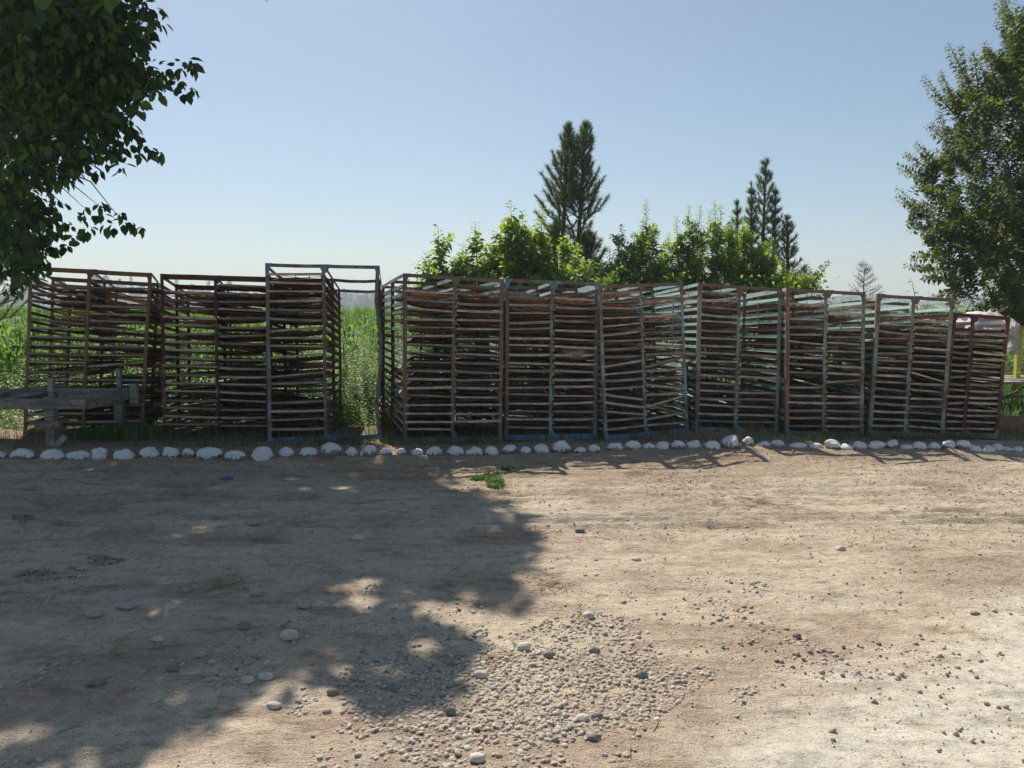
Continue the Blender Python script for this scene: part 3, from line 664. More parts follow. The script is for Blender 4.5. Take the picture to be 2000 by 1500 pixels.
for q in sel:
    q = Vector(q)
    if q.z < 5.5: continue
    m1 = top.lerp(q, .35)+V3(-.4, 0, 1.0); m2 = top.lerp(q, .7)+V3(-.1, 0, .5)
    g.tube([top, m1, m2, q], [.05, .03, .018, .006], 6)
for q in tips:
    if q.x < -3.0 and rl.random() < .45:
        j_ = lambda a: V3(*(rl.normal(0, a, 3)))
        e_ = top.lerp(q, .93); g.tube([top, top.lerp(q, .25)+V3(-.15, 0, .45)+j_(.08), top.lerp(q, .45)+V3(-.1, 0, .5)+j_(.1), top.lerp(q, .65)+V3(0, 0, .28)+j_(.08), top.lerp(q, .82)+V3(0, 0, .14)+j_(.05), e_], [.045, .03, .02, .012, .006, .002], 5)
g.build('limb', M['bark'], mt_, True)

# ---- right-hand tree
er = np.random.default_rng(21); e0 = V3(10.4, 13.2, -.1)
et = empty('elm_tree', e0, 'tall dull green small-leaved tree beyond the end rack', 'tree')
EB = [(1990,60,50),(1975,110,60),(1960,170,60),(1915,215,48),(1880,190,30),(2040,200,120),(1990,290,100),(1900,290,66),(1868,250,34),(1850,330,48),(1815,345,34),(1860,410,70),(1805,410,34),(1950,420,110),(2050,420,120),(1845,490,40),
      (1900,520,66),(1860,560,30),(1960,560,64),(2040,560,80),(1825,455,26),(1990,480,100),(2080,100,120),(2150,300,120),(2160,450,120),(2250,200,120),(2260,400,130),(2180,60,90),(2330,330,90),(1930,590,36),(1985,595,34)]
ES = [((1990,60),(1943,5)),((1985,80),(1958,-10)),((1990,60),(1997,10)),((1965,150),(1925,80)),((1910,200),(1850,82)),((1900,200),(1877,88)),((1915,200),(1900,100)),((1935,190),(1912,110)),((1870,230),(1803,146)),
      ((1880,230),(1835,140)),((1860,300),(1830,215)),((1870,290),(1815,240)),((1830,350),(1750,322)),((1830,340),(1765,300)),((1840,330),(1790,280)),((1820,420),(1748,366)),((1830,430),(1760,395)),((1850,460),(1772,430)),
      ((1860,500),(1785,496)),((1870,530),(1779,520)),((1860,545),(1800,545)),((1850,380),(1795,330)),((1900,330),(1850,270)),((1890,250),(1850,180)),((1950,200),(1935,120)),((1880,570),(1830,575))]
L = []; g = Geo(e0)
for x, y, r_ in EB:
    for rep in range(3 if r_ > 45 else 2):
        Yd = er.uniform(11.6, 14.5); c_ = at(x, y, Yd); Rm = r_/F*Yd
        # a clump is many short upright shoots
        ns = max(3, int(r_*r_/420))
        for _ in range(ns):
            q = np.array(c_)+unit(er.normal(size=3))*Rm*er.uniform(0, 1)**.5*0.85
            dv = np.array([er.normal(-.12, .25), er.normal(0, .25), er.uniform(.15, .6)]); L.append(shoot(q-dv*.5, q+dv*.5, 46, .10, 1.0, .2, er))
for a_, b_ in ES:
    for j in range(2):
        Yd = er.uniform(11.8, 13.2); A = at(*a_, Yd); B = at(b_[0]+er.normal(0, 6)*j, b_[1]+er.normal(0, 8)*j, Yd)
        nn = int((B-A).length*80); L.append(shoot(A, B, nn, .105, 1.0, .3, er)); g.tube([A, A.lerp(B, .5), B], [.010, .007, .002], 4)
foliage('crown', L, M['leaf_right'], et, e0)
tp_ = e0+V3(-.1, 0, 2.2)
for x, y, r_ in EB:
    c_ = at(x, y, 13.0); g.tube([tp_, tp_.lerp(c_, .5)+V3(.25, 0, .3), c_], [.04, .02, .005], 6)
g.build('branch', M['bark'], et, True)
g = Geo(e0); g.tube([e0, e0+V3(0, 0, .6), tp_, e0+V3(0, 0, 7)], [.24, .19, .16, .05], 10); g.build('trunk', M['bark'], et, True)

# ---- mulberry shrubs behind the racks
def shrub(px, base_w, tops, Y, label, leaf, seed, mat='leaf_shrub', low=1100, fillr=0.38):
    r = np.random.default_rng(seed); c0 = at(px, 700, Y); org = V3(c0.x, Y, float(gz0(c0.x, Y)))
    rt = empty('mulberry_shrub', org, label, 'shrub', 'leafy shrubs growing behind the racks')
    L = []; g = Geo(org); W = base_w/F*Y
    for (tx, ty) in tops:
        tip = at(tx, ty, Y+r.uniform(-.4, .4)); b0 = org+V3(r.uniform(-.25, .25)*W*.6, r.uniform(-.2, .2), 0)
        mid = b0.lerp(tip, .5)+V3((tip.x-b0.x)*.12, 0, 0)
        g.tube([b0, b0.lerp(mid, .5), mid, mid.lerp(tip, .5), tip], [.028, .022, .016, .010, .003], 5)
        n = int((tip-mid).length*85*(.1/leaf)); L.append(shoot(mid, tip, n, leaf*1.25, 1.0, .2, r)); L.append(shoot(b0.lerp(mid, .4), mid, n, leaf*1.1, 1.6, .2, r))
        for _ in range(14):                                # side shoots
            s0 = b0.lerp(tip, r.uniform(.3, .9)); kk = 1.25-1.0*max(0, (s0.z-1.9)/max(tip.z-1.9, .3)); dv = V3(r.normal(0, .24)*kk, r.normal(0, .24)*kk, r.uniform(.15, .5)*max(.4, kk)); e1 = s0+dv
            g.tube([s0, s0.lerp(e1, .5), e1], [.008, .006, .002], 4); L.append(shoot(s0, e1, int(dv.length*85*(.1/leaf)), leaf*1.15, 1.0, .3, r))
    for _ in range(int(low*W/1.2)):                        # leafy body low down
        pass
    n = int(1.3*low*W*(.1/leaf)**1.3)
    P = np.stack([org.x+r.uniform(-.5, .5, n)*W*.85, Y+r.normal(0, .35, n), org.z+r.uniform(.1, 1, n)**.8*((2.2 if min(q_[1] for q_ in tops) < 600 else 1.35)-org.z)], -1)
    L.append((P, unit(r.normal(0, .6, (n, 3))+[0, 0, -.3]), unit(r.normal(0, .5, (n, 3))+[0, 0, .9]), leaf*r.uniform(.6, 1.15, n)))
    foliage('foliage', L, M[mat], rt, org); g.build('stem', M['twig'], rt, True)
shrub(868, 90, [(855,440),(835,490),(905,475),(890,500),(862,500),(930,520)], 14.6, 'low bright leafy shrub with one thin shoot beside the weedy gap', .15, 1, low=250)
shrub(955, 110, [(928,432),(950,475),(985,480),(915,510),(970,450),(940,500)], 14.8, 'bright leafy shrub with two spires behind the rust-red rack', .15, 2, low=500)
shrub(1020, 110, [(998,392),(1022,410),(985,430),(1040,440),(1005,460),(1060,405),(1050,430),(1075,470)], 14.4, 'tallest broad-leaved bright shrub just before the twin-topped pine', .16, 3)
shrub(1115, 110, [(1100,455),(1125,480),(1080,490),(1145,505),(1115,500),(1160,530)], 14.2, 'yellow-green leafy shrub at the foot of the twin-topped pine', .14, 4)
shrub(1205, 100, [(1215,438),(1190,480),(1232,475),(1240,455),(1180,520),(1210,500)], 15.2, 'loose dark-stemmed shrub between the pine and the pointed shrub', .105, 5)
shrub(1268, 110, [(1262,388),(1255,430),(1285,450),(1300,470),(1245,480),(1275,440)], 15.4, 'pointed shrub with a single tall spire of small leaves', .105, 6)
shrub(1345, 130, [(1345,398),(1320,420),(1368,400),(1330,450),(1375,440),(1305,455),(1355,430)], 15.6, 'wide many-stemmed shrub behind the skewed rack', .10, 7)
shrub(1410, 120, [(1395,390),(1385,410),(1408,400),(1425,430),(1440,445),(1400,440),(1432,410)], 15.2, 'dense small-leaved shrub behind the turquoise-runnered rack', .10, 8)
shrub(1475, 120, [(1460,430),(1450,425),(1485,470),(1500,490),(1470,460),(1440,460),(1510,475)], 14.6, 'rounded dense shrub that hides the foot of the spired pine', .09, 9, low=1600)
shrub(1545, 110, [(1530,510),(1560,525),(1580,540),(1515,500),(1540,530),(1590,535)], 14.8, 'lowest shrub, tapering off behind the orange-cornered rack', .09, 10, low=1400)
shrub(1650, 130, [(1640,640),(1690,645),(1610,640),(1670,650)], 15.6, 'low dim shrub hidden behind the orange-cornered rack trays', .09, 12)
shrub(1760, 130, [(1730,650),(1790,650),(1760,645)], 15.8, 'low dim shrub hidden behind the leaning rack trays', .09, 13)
# sprig of big leaves by the right tree
r = np.random.default_rng(77); org = gpt(1800, 760); org = V3(at(1795, 600, 12.6).x, 12.6, -.1)
rt = empty('mulberry_sapling', org, 'thin sapling with a few big bright leaves before the elm', 'sapling'); L = []; g = Geo(org)
for a_, b_ in (((1800,640),(1780,545)), ((1800,620),(1822,572)), ((1850,640),(1890,560)), ((1870,640),(1905,575))):
    A = at(*a_, 12.6); B = at(*b_, 12.5); g.tube([org, A, B], [.02, .012, .003], 5); L.append(shoot(A, B, 15, .15, 1.0, .3, r))
foliage('foliage', L, M['leaf_shrub'], rt, org); g.build('stem', M['twig'], rt, True)

# ---- pines
def pine(px, Y, leaders, label, seed, widths, dens=1.0, zlow=None, name='pine_tree', nl=.13, skip=None):
    """leaders: [(top px, py, foot px, foot py, half width px)]"""
    r = np.random.default_rng(seed); c0 = at(px, 700, Y); org = V3(c0.x, Y, float(gz0(c0.x, Y)))
    rt = empty(name, org, label, 'pine', None); g = Geo(org); gb = Geo(org); P = []; D = []
    for li, (tx, ty, fx, fy, hw) in enumerate(leaders):
        tip = at(tx, ty, Y); foot = at(fx, fy, Y)
        g.tube([org, org.lerp(foot, .6), foot, foot.lerp(tip, .5), tip], [.09, .075, .055, .03, .006], 7)
        H = (tip-foot).length; hwm = hw/F*Y
        nb = int(H/.16*6*dens)
        for k in range(nb):
            s_ = (int(k/6)*6+r.uniform(0, 1.6))/nb; a = (k % 6)*1.05+int(k/6)*.5+r.uniform(-.3, .3); base = foot.lerp(tip, min(s_, .99)); s_ = min(s_, .99)
            if skip and skip(s_, math.cos(a), li, r): continue
            env = (1-s_)**.85*(0.36+.64*math.sin(min(1, s_*2.1+.05)*math.pi*.5))*hwm*1.55+.03
            ln = env*r.uniform(.5, 1.35)
            d = Vector((math.cos(a), math.sin(a)*.9, r.uniform(.05, .45)+s_*1.0)).normalized()
            m_ = base+d*ln*.55; e_ = base+d*ln*.55+(d+V3(0, 0, .9)).normalized()*ln*.5
            gb.tube([base, m_, e_], [.012, .008, .003], 4)
            nn = int(105*ln/.5*dens)+26
            t_ = r.uniform(.15, 1, nn)**.7
            q = np.where(t_[:, None] < .5, np.array(base)+(np.array(m_)-np.array(base))*(t_[:, None]*2), np.array(m_)+(np.array(e_)-np.array(m_))*(t_[:, None]*2-1))
            ax = np.array((e_-base).normalized()); P.append(q); D.append(unit(ax*.9+r.normal(0, .55, (nn, 3))+[0, 0, .25]))
        nn = int(H*160); t_ = r.uniform(.35, 1, nn)[:, None]; P.append(np.array(foot)+(np.array(tip)-np.array(foot))*t_); D.append(unit(r.normal(0, .5, (nn, 3))+[0, 0, .9]))
    P = np.concatenate(P)-np.array(org); D = np.concatenate(D); n = len(P)
    Ln = nl*r.uniform(.6, 1.1, n)[:, None]; sd = unit(np.cross(D, r.normal(size=(n, 3))))*.0042*(Y/15)
    V = np.stack([P-sd, P+sd, P+D*Ln+sd*.25, P+D*Ln-sd*.25], 1).reshape(-1, 3)
    me = np_mesh('needles', V, np.arange(4*n).reshape(-1, 4)); link('needles', me, M['needle'], rt)
    g.build('trunk', M['bark'], rt, True); gb.build('branch', M['bark'], rt, True)
pine(1120, 17.0, [(1110,243,1098,500,50),(1143,242,1128,500,52),(1152,455,1140,570,40),(1082,440,1090,560,30)], 'tall twin-topped pine standing above the bright shrubs', 31, None, 1.25,
     skip=lambda s_, c_, li, r: (li < 2 and ((s_ < .28 and r.random() < .42) or (.12 < s_ < .3 and c_ > 0.1 and r.random() < .5))))
pine(1490, 18.0, [(1496,312,1488,520,34),(1468,362,1466,520,20),(1515,368,1510,520,20),(1440,395,1440,520,14)], 'slender pine with one long spire behind the rounded shrub', 32, None, .72)
pine(1540, 17.5, [(1536,425,1540,560,26),(1575,530,1570,600,26)], 'short young pine next to the spired pine', 33, None, .9)
pine(1165, 16.6, [(1165,505,1160,600,26)], 'little pine peeping out beside the twin-topped pine foot', 34, None, .9)
pine(-50, 12.5, [(-50,430,-50,650,130)], 'dark pine at the yard edge, its outer branch beside the first rack', 35, None, 1.1)
# thin bare conifer
r = np.random.default_rng(41); org = V3(at(1690, 600, 14).x, 14.0, -.15)
rt = empty('conifer_sapling', org, 'spindly almost bare conifer tip above the orange-cornered rack', 'sapling'); g = Geo(org); g2 = Geo(org)
tip = at(1688, 515, 14); g.tube([org, org.lerp(tip, .7), tip], [.02, .012, .003], 5); g.build('trunk', M['bark'], rt, True)
for k in range(58):
    s_ = k/58; b0 = org.lerp(tip, .66+.34*s_); ln = .42*(1-s_)**.9+.05; a = r.uniform(0, 6.28); d = Vector((math.cos(a), math.sin(a), r.uniform(.35, .8))).normalized()
    e1 = b0+d*ln; g2.tube([b0, b0.lerp(e1, .5)-V3(0, 0, .02), e1], [.005, .004, .0015], 4)
    for j in range(7):
        q = b0.lerp(e1, .3+.1*j); dd = (d+Vector(r.normal(0, .6, 3))).normalized(); g2.tube([q, q+dd*.08], [.0028, .001], 3)
g2.build('branch', plain('grey_green_twig', (.12, .14, .10), .9, .3, 10), rt)

# ================================================================== corn, weeds, grass
def corn_plant(seed, nleaf=10, seg=5, h=2.1, wd=.05):
    r = np.random.default_rng(seed); V = []; Fc = []
    def quadstrip(pts, ws, sd):
        b0 = len(V)
        for p, w_ in zip(pts, ws): V.append(p-sd*w_); V.append(p+sd*w_)
        for k in range(len(pts)-1): Fc.append((b0+2*k, b0+2*k+1, b0+2*k+3, b0+2*k+2))
    for k in range(nleaf):
        a = (k % 2)*math.pi+r.normal(0, .5); z0 = .15+h*.75*k/nleaf; L_ = r.uniform(.55, .95); d = np.array([math.cos(a), math.sin(a), 0]); sd = np.array([-d[1], d[0], 0.15])
        pts = []; 
        for j in range(seg+1):
            t_ = j/seg; pts.append(np.array([0, 0, z0])+d*L_*.72*t_+np.array([0, 0, L_*(1.05*t_-1.05*t_*t_*r.uniform(.9, 1.3))]))
        quadstrip(pts, [wd*(.5+1.2*min(t_, .4))*(1-t_**2.2) +.002 for t_ in np.linspace(0, 1, seg+1)], sd)
    quadstrip([np.array([0, 0, 0]), np.array([0, 0, h*.9])], [.014, .01], np.array([1, 0, 0.]))
    quadstrip([np.array([0, 0, 0]), np.array([0, 0, h*.9])], [.014, .01], np.array([0, 1, 0.]))
    for k in range(5):
        a = r.uniform(0, 6.28); quadstrip([np.array([0, 0, h*.88]), np.array([math.cos(a)*.12, math.sin(a)*.12, h*.88+.22])], [.006, .003], np.array([-math.sin(a), math.cos(a), 0]))
    return np.array(V, float), np.array(Fc)
cr = np.random.default_rng(5)
def rows(y0, y1, x0, x1, dx, dy):
    xs, ys = np.meshgrid(np.arange(x0, x1, dx), np.arange(y0, y1, dy)); n = xs.size
    x = xs.ravel()+cr.normal(0, .08, n); y = ys.ravel()+cr.normal(0, .07, n)
    keep = (np.abs(x) < y*0.86+2.5); x = x[keep]; y = y[keep]
    return np.stack([x, y, gz0(x, y)], -1)
near = rows(14.2, 26, -20, 1.5, .62, .24); near = near[(near[:, 0] < -.2) | (near[:, 1] > 16.8)]
for k in range(2):
    V, Fc = corn_plant(60+k); Pk = near[k::2]
    if k == 0: VV = []; FF = []; base_ = 0
    m_ = stamp('t', V, Fc, Pk, cr.uniform(0, 6.28, len(Pk)), cr.uniform(.7, .93, len(Pk)))
    o = link('corn', m_, M['corn']); tag(o, ['rows of tall green corn growing just behind the racks', 'tall green corn plants standing between the nearest rows'][k], 'corn', None, 'stuff')
V, Fc = corn_plant(70, 7, 3, 2.1, .075)
far = rows(26, 62, -50, 4, .75, .45)
tag(link('corn', stamp('corn', V, Fc, far, cr.uniform(0, 6.28, len(far)), cr.uniform(.72, .9, len(far))), M['corn']), 'green corn field further back towards the apartment blocks', 'corn', None, 'stuff')
# the far field is a rough leafy canopy
V, Fc = corn_plant(71, 5, 2, 2.0, .22)
n = 9000; yy = 60*np.exp(cr.uniform(0, 1, n)*math.log(380/60)); xx = cr.uniform(-.85, .55, n)*yy; 
Pf = np.stack([xx, yy, gz0(xx, yy)], -1)
tag(link('corn', stamp('corn', V*np.array([1.6, 1.6, 1]), Fc, Pf, cr.uniform(0, 6.28, n), cr.uniform(.74, .92, n)), M['corn']), 'distant corn field below the line of trees', 'corn', None, 'stuff')
cx = axis(-300, 260, 4, -580, 580); cy = axis(58, 420, 4, 57, 800); Xc, Yc = np.meshgrid(cx, cy); Zc = 1.25+.5*fbm(Xc*.2, Yc*.2, 3, 7)
idc = np.arange(Xc.size).reshape(Xc.shape); Fq = np.stack([idc[:-1, :-1], idc[:-1, 1:], idc[1:, 1:], idc[1:, :-1]], -1).reshape(-1, 4)
cm, t, b = new_mat('corn_canopy'); t.links.new(ramp(t, noise(t, 2, 6, .7), [(.3, (.03, .08, .015)), (.7, (.09, .19, .04))]), b.inputs['Base Color']); b.inputs['Roughness'].default_value = .9
tag(link('field', np_mesh('field', np.stack([Xc, Yc, Zc], -1).reshape(-1, 3), Fq), cm), 'closed leafy surface of the farthest corn', None, None, 'structure')
# weeds behind and between the racks
wr = np.random.default_rng(9)
def weeds(name, n_st, x0, x1, y0, y1, h0, h1, leaf, label, mat='weed', per=26):
    L = []; x = wr.uniform(x0, x1, n_st); y = wr.uniform(y0, y1, n_st); z = gz0(x, y)
    for i in range(n_st):
        h = wr.uniform(h0, h1); a = wr.normal(0, .12, 2); L.append(shoot((x[i], y[i], z[i]+.02), (x[i]+a[0], y[i]+a[1], z[i]+h), int(per*h+4), leaf, 1.2, .3, wr))
    P, D, N, s_ = cat(L); o = link(name, leaves_mesh(name, P, D, N, s_, True), M[mat]); return tag(o, label, 'weeds', None, 'stuff')
weeds('weeds', 620, -3.7, -1.3, 11.6, 14.6, .5, 1.45, .06, 'tall bushy weeds filling the gap between the half-empty and rust-red racks', per=75)
weeds('weeds', 700, -11, -3.2, 12.6, 14.6, .3, .95, .07, 'green weeds along the edge of the corn', per=40)
weeds('weeds', 420, -1.4, 8.5, 12.3, 14.2, .2, 1.0, .07, 'weeds growing in the shade behind the racks', per=40)
weeds('weeds', 620, -12, -2.7, 10.0, 12.8, .15, .6, .06, 'low weeds growing through and behind the shaded racks', per=46)
weeds('weeds', 60, -2.6, -1.75, 9.4, 11.2, .15, .5, .05, 'small weeds on the ground between two racks', per=50)
def blades(x, y, h, label, mat='grass', wd=.004, name='grass', lean=.35):
    n = len(x); z = gz(x, y); a = wr.uniform(0, 6.28, n); l = wr.uniform(.1, 1, n)*lean*h; h = h*wr.uniform(.5, 1.1, n)
    d = np.stack([np.cos(a)*l, np.sin(a)*l, np.zeros(n)], -1); sd = np.stack([-np.sin(a), np.cos(a), np.zeros(n)], -1)*wd
    B = np.stack([x, y, z-.005], -1); Mi = B+d*.4+np.stack([0*h, 0*h, h*.65], -1); T = B+d*1.3+np.stack([0*h, 0*h, h], -1)
    V = np.stack([B-sd, B+sd, Mi+sd*.8, Mi-sd*.8, T+sd*.1, T-sd*.1], 1).reshape(-1, 3)
    b0 = (np.arange(n)*6)[:, None]; Fc = np.concatenate([b0+[0, 1, 2, 3], b0+[3, 2, 4, 5]]).reshape(-1, 4)
    return tag(link(name, np_mesh(name, V, Fc), M[mat]), label, 'grass', None, 'stuff')
def patch(px, py, rx, ry, n):
    a = wr.uniform(0, 6.28, n); r_ = np.sqrt(wr.uniform(0, 1, n)); q = [gpt(px+rx*c_*math.cos(t_), py+ry*c_*math.sin(t_)) for c_, t_ in zip(r_, a)]
    x = np.array([p.x for p in q]); y = np.array([p.y for p in q]); k = fbm(x*6, y*6, 2, 5) > -.2; return x[k], y[k]
pp = [patch(935,935,18,6,260), patch(952,938,28,5,200), patch(968,948,18,7,320), patch(1003,919,24,4,160), patch(965,926,20,3,50)]
blades(np.concatenate([p[0] for p in pp]), np.concatenate([p[1] for p in pp]), .045, 'bright green sunlit grass patch on the dirt at the shade edge', wd=.004, lean=.8)
pp = [patch(205,1096,40,11,300), patch(110,1122,75,14,330), patch(245,1085,20,5,80), patch(45,1015,22,9,200), patch(60,1130,40,10,160)]
blades(np.concatenate([p[0] for p in pp]), np.concatenate([p[1] for p in pp]), .018, 'dull short grass tufts in the shaded part of the yard', wd=.003, lean=.9)
x = wr.uniform(-6, 6.3, 5200); y = row_y(x)+.18+wr.uniform(0, 1, 5200)**1.5*1.3; k = fbm(x*1.2, y*2, 3, 12) > -.05
blades(x[k], y[k], .13, 'thin grass growing around the feet of the racks', wd=.003)
x = wr.uniform(-6, 6.3, 3200); y = row_y(x)+.15+wr.uniform(0, 1, 3200)*.9; k = fbm(x*1.7, y*2, 3, 14) > .0
blades(x[k], y[k], .22, 'dry straw stalks tangled round the rack feet', mat='drygrass', wd=.0025, name='dry_grass', lean=.9)
x = wr.uniform(5.4, 16, 9000); y = wr.uniform(10.2, 17, 9000); blades(x, y, .16, 'sunlit green lawn beyond the end rack', wd=.012)
weeds('weeds', 900, 8.5, 24, 17.5, 24, .5, 1.7, .13, 'sunlit leafy bushes beyond the lawn and shelter', per=34)
x = np.concatenate([wr.normal(-4.75, .25, 500), wr.normal(-4.4, .2, 300)]); y = wr.normal(9.0, .15, 800); blades(x, y, .2, 'shaded grass clump growing beside the timber bench', wd=.004)

# ================================================================== right background: shelter, day bed, clay block, sack
so_ = V3(9.0, 13.0, -.1)
sh = empty('garden_shelter', so_, 'open shelter with yellow posts and a dark brown roof past the end rack', 'shelter')
for x_, y_ in ((8.5, 12.9), (12.0, 12.9), (10.4, 15.4), (13.4, 15.4)):
    g = Geo(so_); g.bar((x_, y_, -.1), (x_, y_, 1.36), .075, .075, (0, 1, 0)); g.build('post', M['yellow'], sh)
g = Geo(so_); g.plate([(7.75, 12.5, 1.3), (12.2, 12.5, 1.3), (13.2, 14.2, 1.72), (9.1, 14.2, 1.72)], (0, 0, .14)); g.plate([(9.1, 14.2, 1.72), (13.2, 14.2, 1.72), (14, 15.9, 1.3), (10.1, 15.9, 1.3)], (0, 0, .14)); g.build('roof', M['thatch'], sh)
bo2 = V3(9, 12.3, -.1)
b2 = empty('garden_bench', bo2, 'grey plank table on yellow legs on the lawn past the end rack', 'table')
for x_, y_ in ((7.72, 12.35), (7.05, 12.4), (9.6, 12.35), (7.72, 13.3), (9.6, 13.3)):
    g = Geo(bo2); g.bar((x_, y_, -.1), (x_, y_, .36), .07, .07, (0, 1, 0)); g.build('leg', M['yellow'], b2)
for k, (z_, y_) in enumerate(((.40, 12.3), (.40, 12.62), (.40, 12.95), (.40, 13.28))):
    g = Geo(bo2); g.bar((6.6, y_, z_), (10, y_, z_), .26, .035); g.build('plank', M['timber'], b2)
for a_, c_ in (((7.72, 12.35, -.02), (8.3, 12.35, .34)), ((8.35, 12.35, .34), (8.9, 12.35, -.02)), ((7.05, 12.4, .34), (6.7, 12.4, -.02))):
    g = Geo(bo2); g.bar(a_, c_, .025, .025); g.build('brace', M['maroon'], b2)
g = Geo(bo2); g.bar((6.8, 12.38, .16), (10, 12.38, .16), .05, .05); g.build('rail', M['timber'], b2)
p = gpt(1976, 866); o_ = V3(p.x+.55, 9.45, .05)
g = Geo(o_); g.bar((o_.x-.95, 9.5, .13), (o_.x+1.4, 9.55, .13), .3, .2, (0, 0, 1), 6, .008)
tag(g.build('clay_block', M['clay'], None, bevel=.02), 'long low brown clay block beside the end rack', 'block').location = o_
p = gpt(1990, 829); o_ = V3(p.x, 11.2, 0)

# crumpled sheets (bag and film) from a noisy ellipsoid / hanging sheet
def crumple(name, c_, rx, ry, rz, seed, amp, mat, label, cat_, flat=0.4):
    V, Fc = ICO4; V = V.copy(); V = V*(1+amp*fbm(V[:, 0]*2.5+seed, V[:, 1]*2.5+V[:, 2]*2.1, 4, seed, .6)[:, None]+amp*.5*np.abs(fbm(V[:, 0]*5+V[:, 2]*3, V[:, 1]*5+seed, 3, seed+9))[:, None])
    V[:, 2] = np.where(V[:, 2] < 0, V[:, 2]*flat, V[:, 2]); V *= np.array([rx, ry, rz])
    return tag(link(name, np_mesh(name, V, Fc, True), mat, None, c_), label, cat_)
sm, t, b = new_mat('white_plastic'); n_ = noise(t, 6, 5, .6); t.links.new(ramp(t, n_, [(.3, (.62, .58, .55)), (.6, (.78, .76, .74))]), b.inputs['Base Color']); b.inputs['Roughness'].default_value = .5; bump(t, b, noise(t, 14, 6, .65), .9, .03)
c_ = at(1903, 640, 10.2); crumple('white_sack', c_, .33, .42, .20, 4, .25, sm, 'white woven sack lying on top of the end rack', 'sack', .3)
fm_, t, b = new_mat('clear_film'); b.inputs['Base Color'].default_value = (.75, .73, .7, 1); b.inputs['Roughness'].default_value = .25
tr = t.nodes.new('ShaderNodeBsdfTransparent'); tr.inputs[0].default_value = (.9, .9, .9, 1); tl_ = t.nodes.new('ShaderNodeBsdfTranslucent'); tl_.inputs[0].default_value = (.85, .83, .8, 1)
m1 = t.nodes.new('ShaderNodeMixShader'); m1.inputs[0].default_value = .5; m2 = t.nodes.new('ShaderNodeMixShader'); m2.inputs[0].default_value = .28; o_ = t.nodes['Material Output']
t.links.new(b.outputs[0], m1.inputs[1]); t.links.new(tl_.outputs[0], m1.inputs[2]); t.links.new(m1.outputs[0], m2.inputs[1]); t.links.new(tr.outputs[0], m2.inputs[2]); t.links.new(m2.outputs[0], o_.inputs[0])
nu, nv = 46, 60; U, W_ = np.meshgrid(np.linspace(0, 1, nu), np.linspace(0, 1, nv))
c0 = at(1932, 622, 9.95); s_ = W_*1.0
xs = c0.x+.02+U*.16+np.minimum(s_, .36)*.78+.04*fbm(U*4, W_*5, 3, 3)+.05*np.maximum(s_-.36, 0); ys = c0.y-.15+U*.55+.06*fbm(U*5, W_*4, 3, 6)
zs = c0.z+.07-.16*np.minimum(s_, .36)/.36-np.maximum(s_-.36, 0)*.62*(.8+.3*fbm(U*3, W_*0, 2, 8))+.10*fbm(U*6, W_*7, 4, 11, .6)*(1-.4*W_)
idc = np.arange(nu*nv).reshape(nv, nu); Fq = np.stack([idc[:-1, :-1], idc[:-1, 1:], idc[1:, 1:], idc[1:, :-1]], -1).reshape(-1, 4)
o = link('plastic_film', np_mesh('plastic_film', np.stack([xs, ys, zs], -1).reshape(-1, 3), Fq, True), fm_); tag(o, 'crumpled clear plastic film hanging off the end rack beside the sack', 'film')
md = o.modifiers.new('thick', 'SOLIDIFY'); md.thickness = .002
# brown board under the sack
A = at(1846, 655, 9.7); g = Geo(A); g.bar(A, at(1925, 652, 9.7), .9, .018, (0, 0, 1), 4, .004); tag(g.build('brown_board', M['reed']), 'warped brown board under the white sack', 'board').location = A
# brown bag in the blue-based rack
bm_, t, b = new_mat('brown_plastic'); b.inputs['Base Color'].default_value = (.28, .19, .15, 1); b.inputs['Roughness'].default_value = .4; bump(t, b, noise(t, 16, 5, .6), .7, .02)
P5 = rackinfo[4]; c_ = at(1122, 690, P5[0](.7, .06, .5).y); crumple('brown_bag', c_, .19, .14, .078, 8, .3, bm_, 'brown plastic bag bulging out between trays of the blue-based rack', 'bag', .9)

# ================================================================== gravel, pebbles, litter
pm, t, b = new_mat('pebble_stone'); ri_ = t.nodes.new('ShaderNodeNewGeometry').outputs['Random Per Island']
c = ramp(t, ri_, [(0.0, (.27, .22, .175)), (.3, (.42, .355, .28)), (.6, (.50, .43, .35)), (.82, (.36, .335, .30)), (1.0, (.58, .52, .43))])
c = mixc(t, .6, c, ramp(t, noise(t, 60, 4, .6), [(.3, (.7, .68, .66)), (.7, (1.1, 1.1, 1.08))]), 'MULTIPLY')
t.links.new(c, b.inputs['Base Color']); b.inputs['Roughness'].default_value = .88; b.inputs['Specular IOR Level'].default_value = .2; bump(t, b, noise(t, 150, 3, .6), .2, .003)
def lump(base, seed):
    V, Fc = base; V = V.copy(); r = np.random.default_rng(seed)
    for _ in range(5):
        n = unit(r.normal(size=3)); c_ = r.uniform(.6, .9); s_ = V @ n; V -= np.where(s_ > c_, s_-c_, 0)[:, None]*n*.8
    return V, Fc
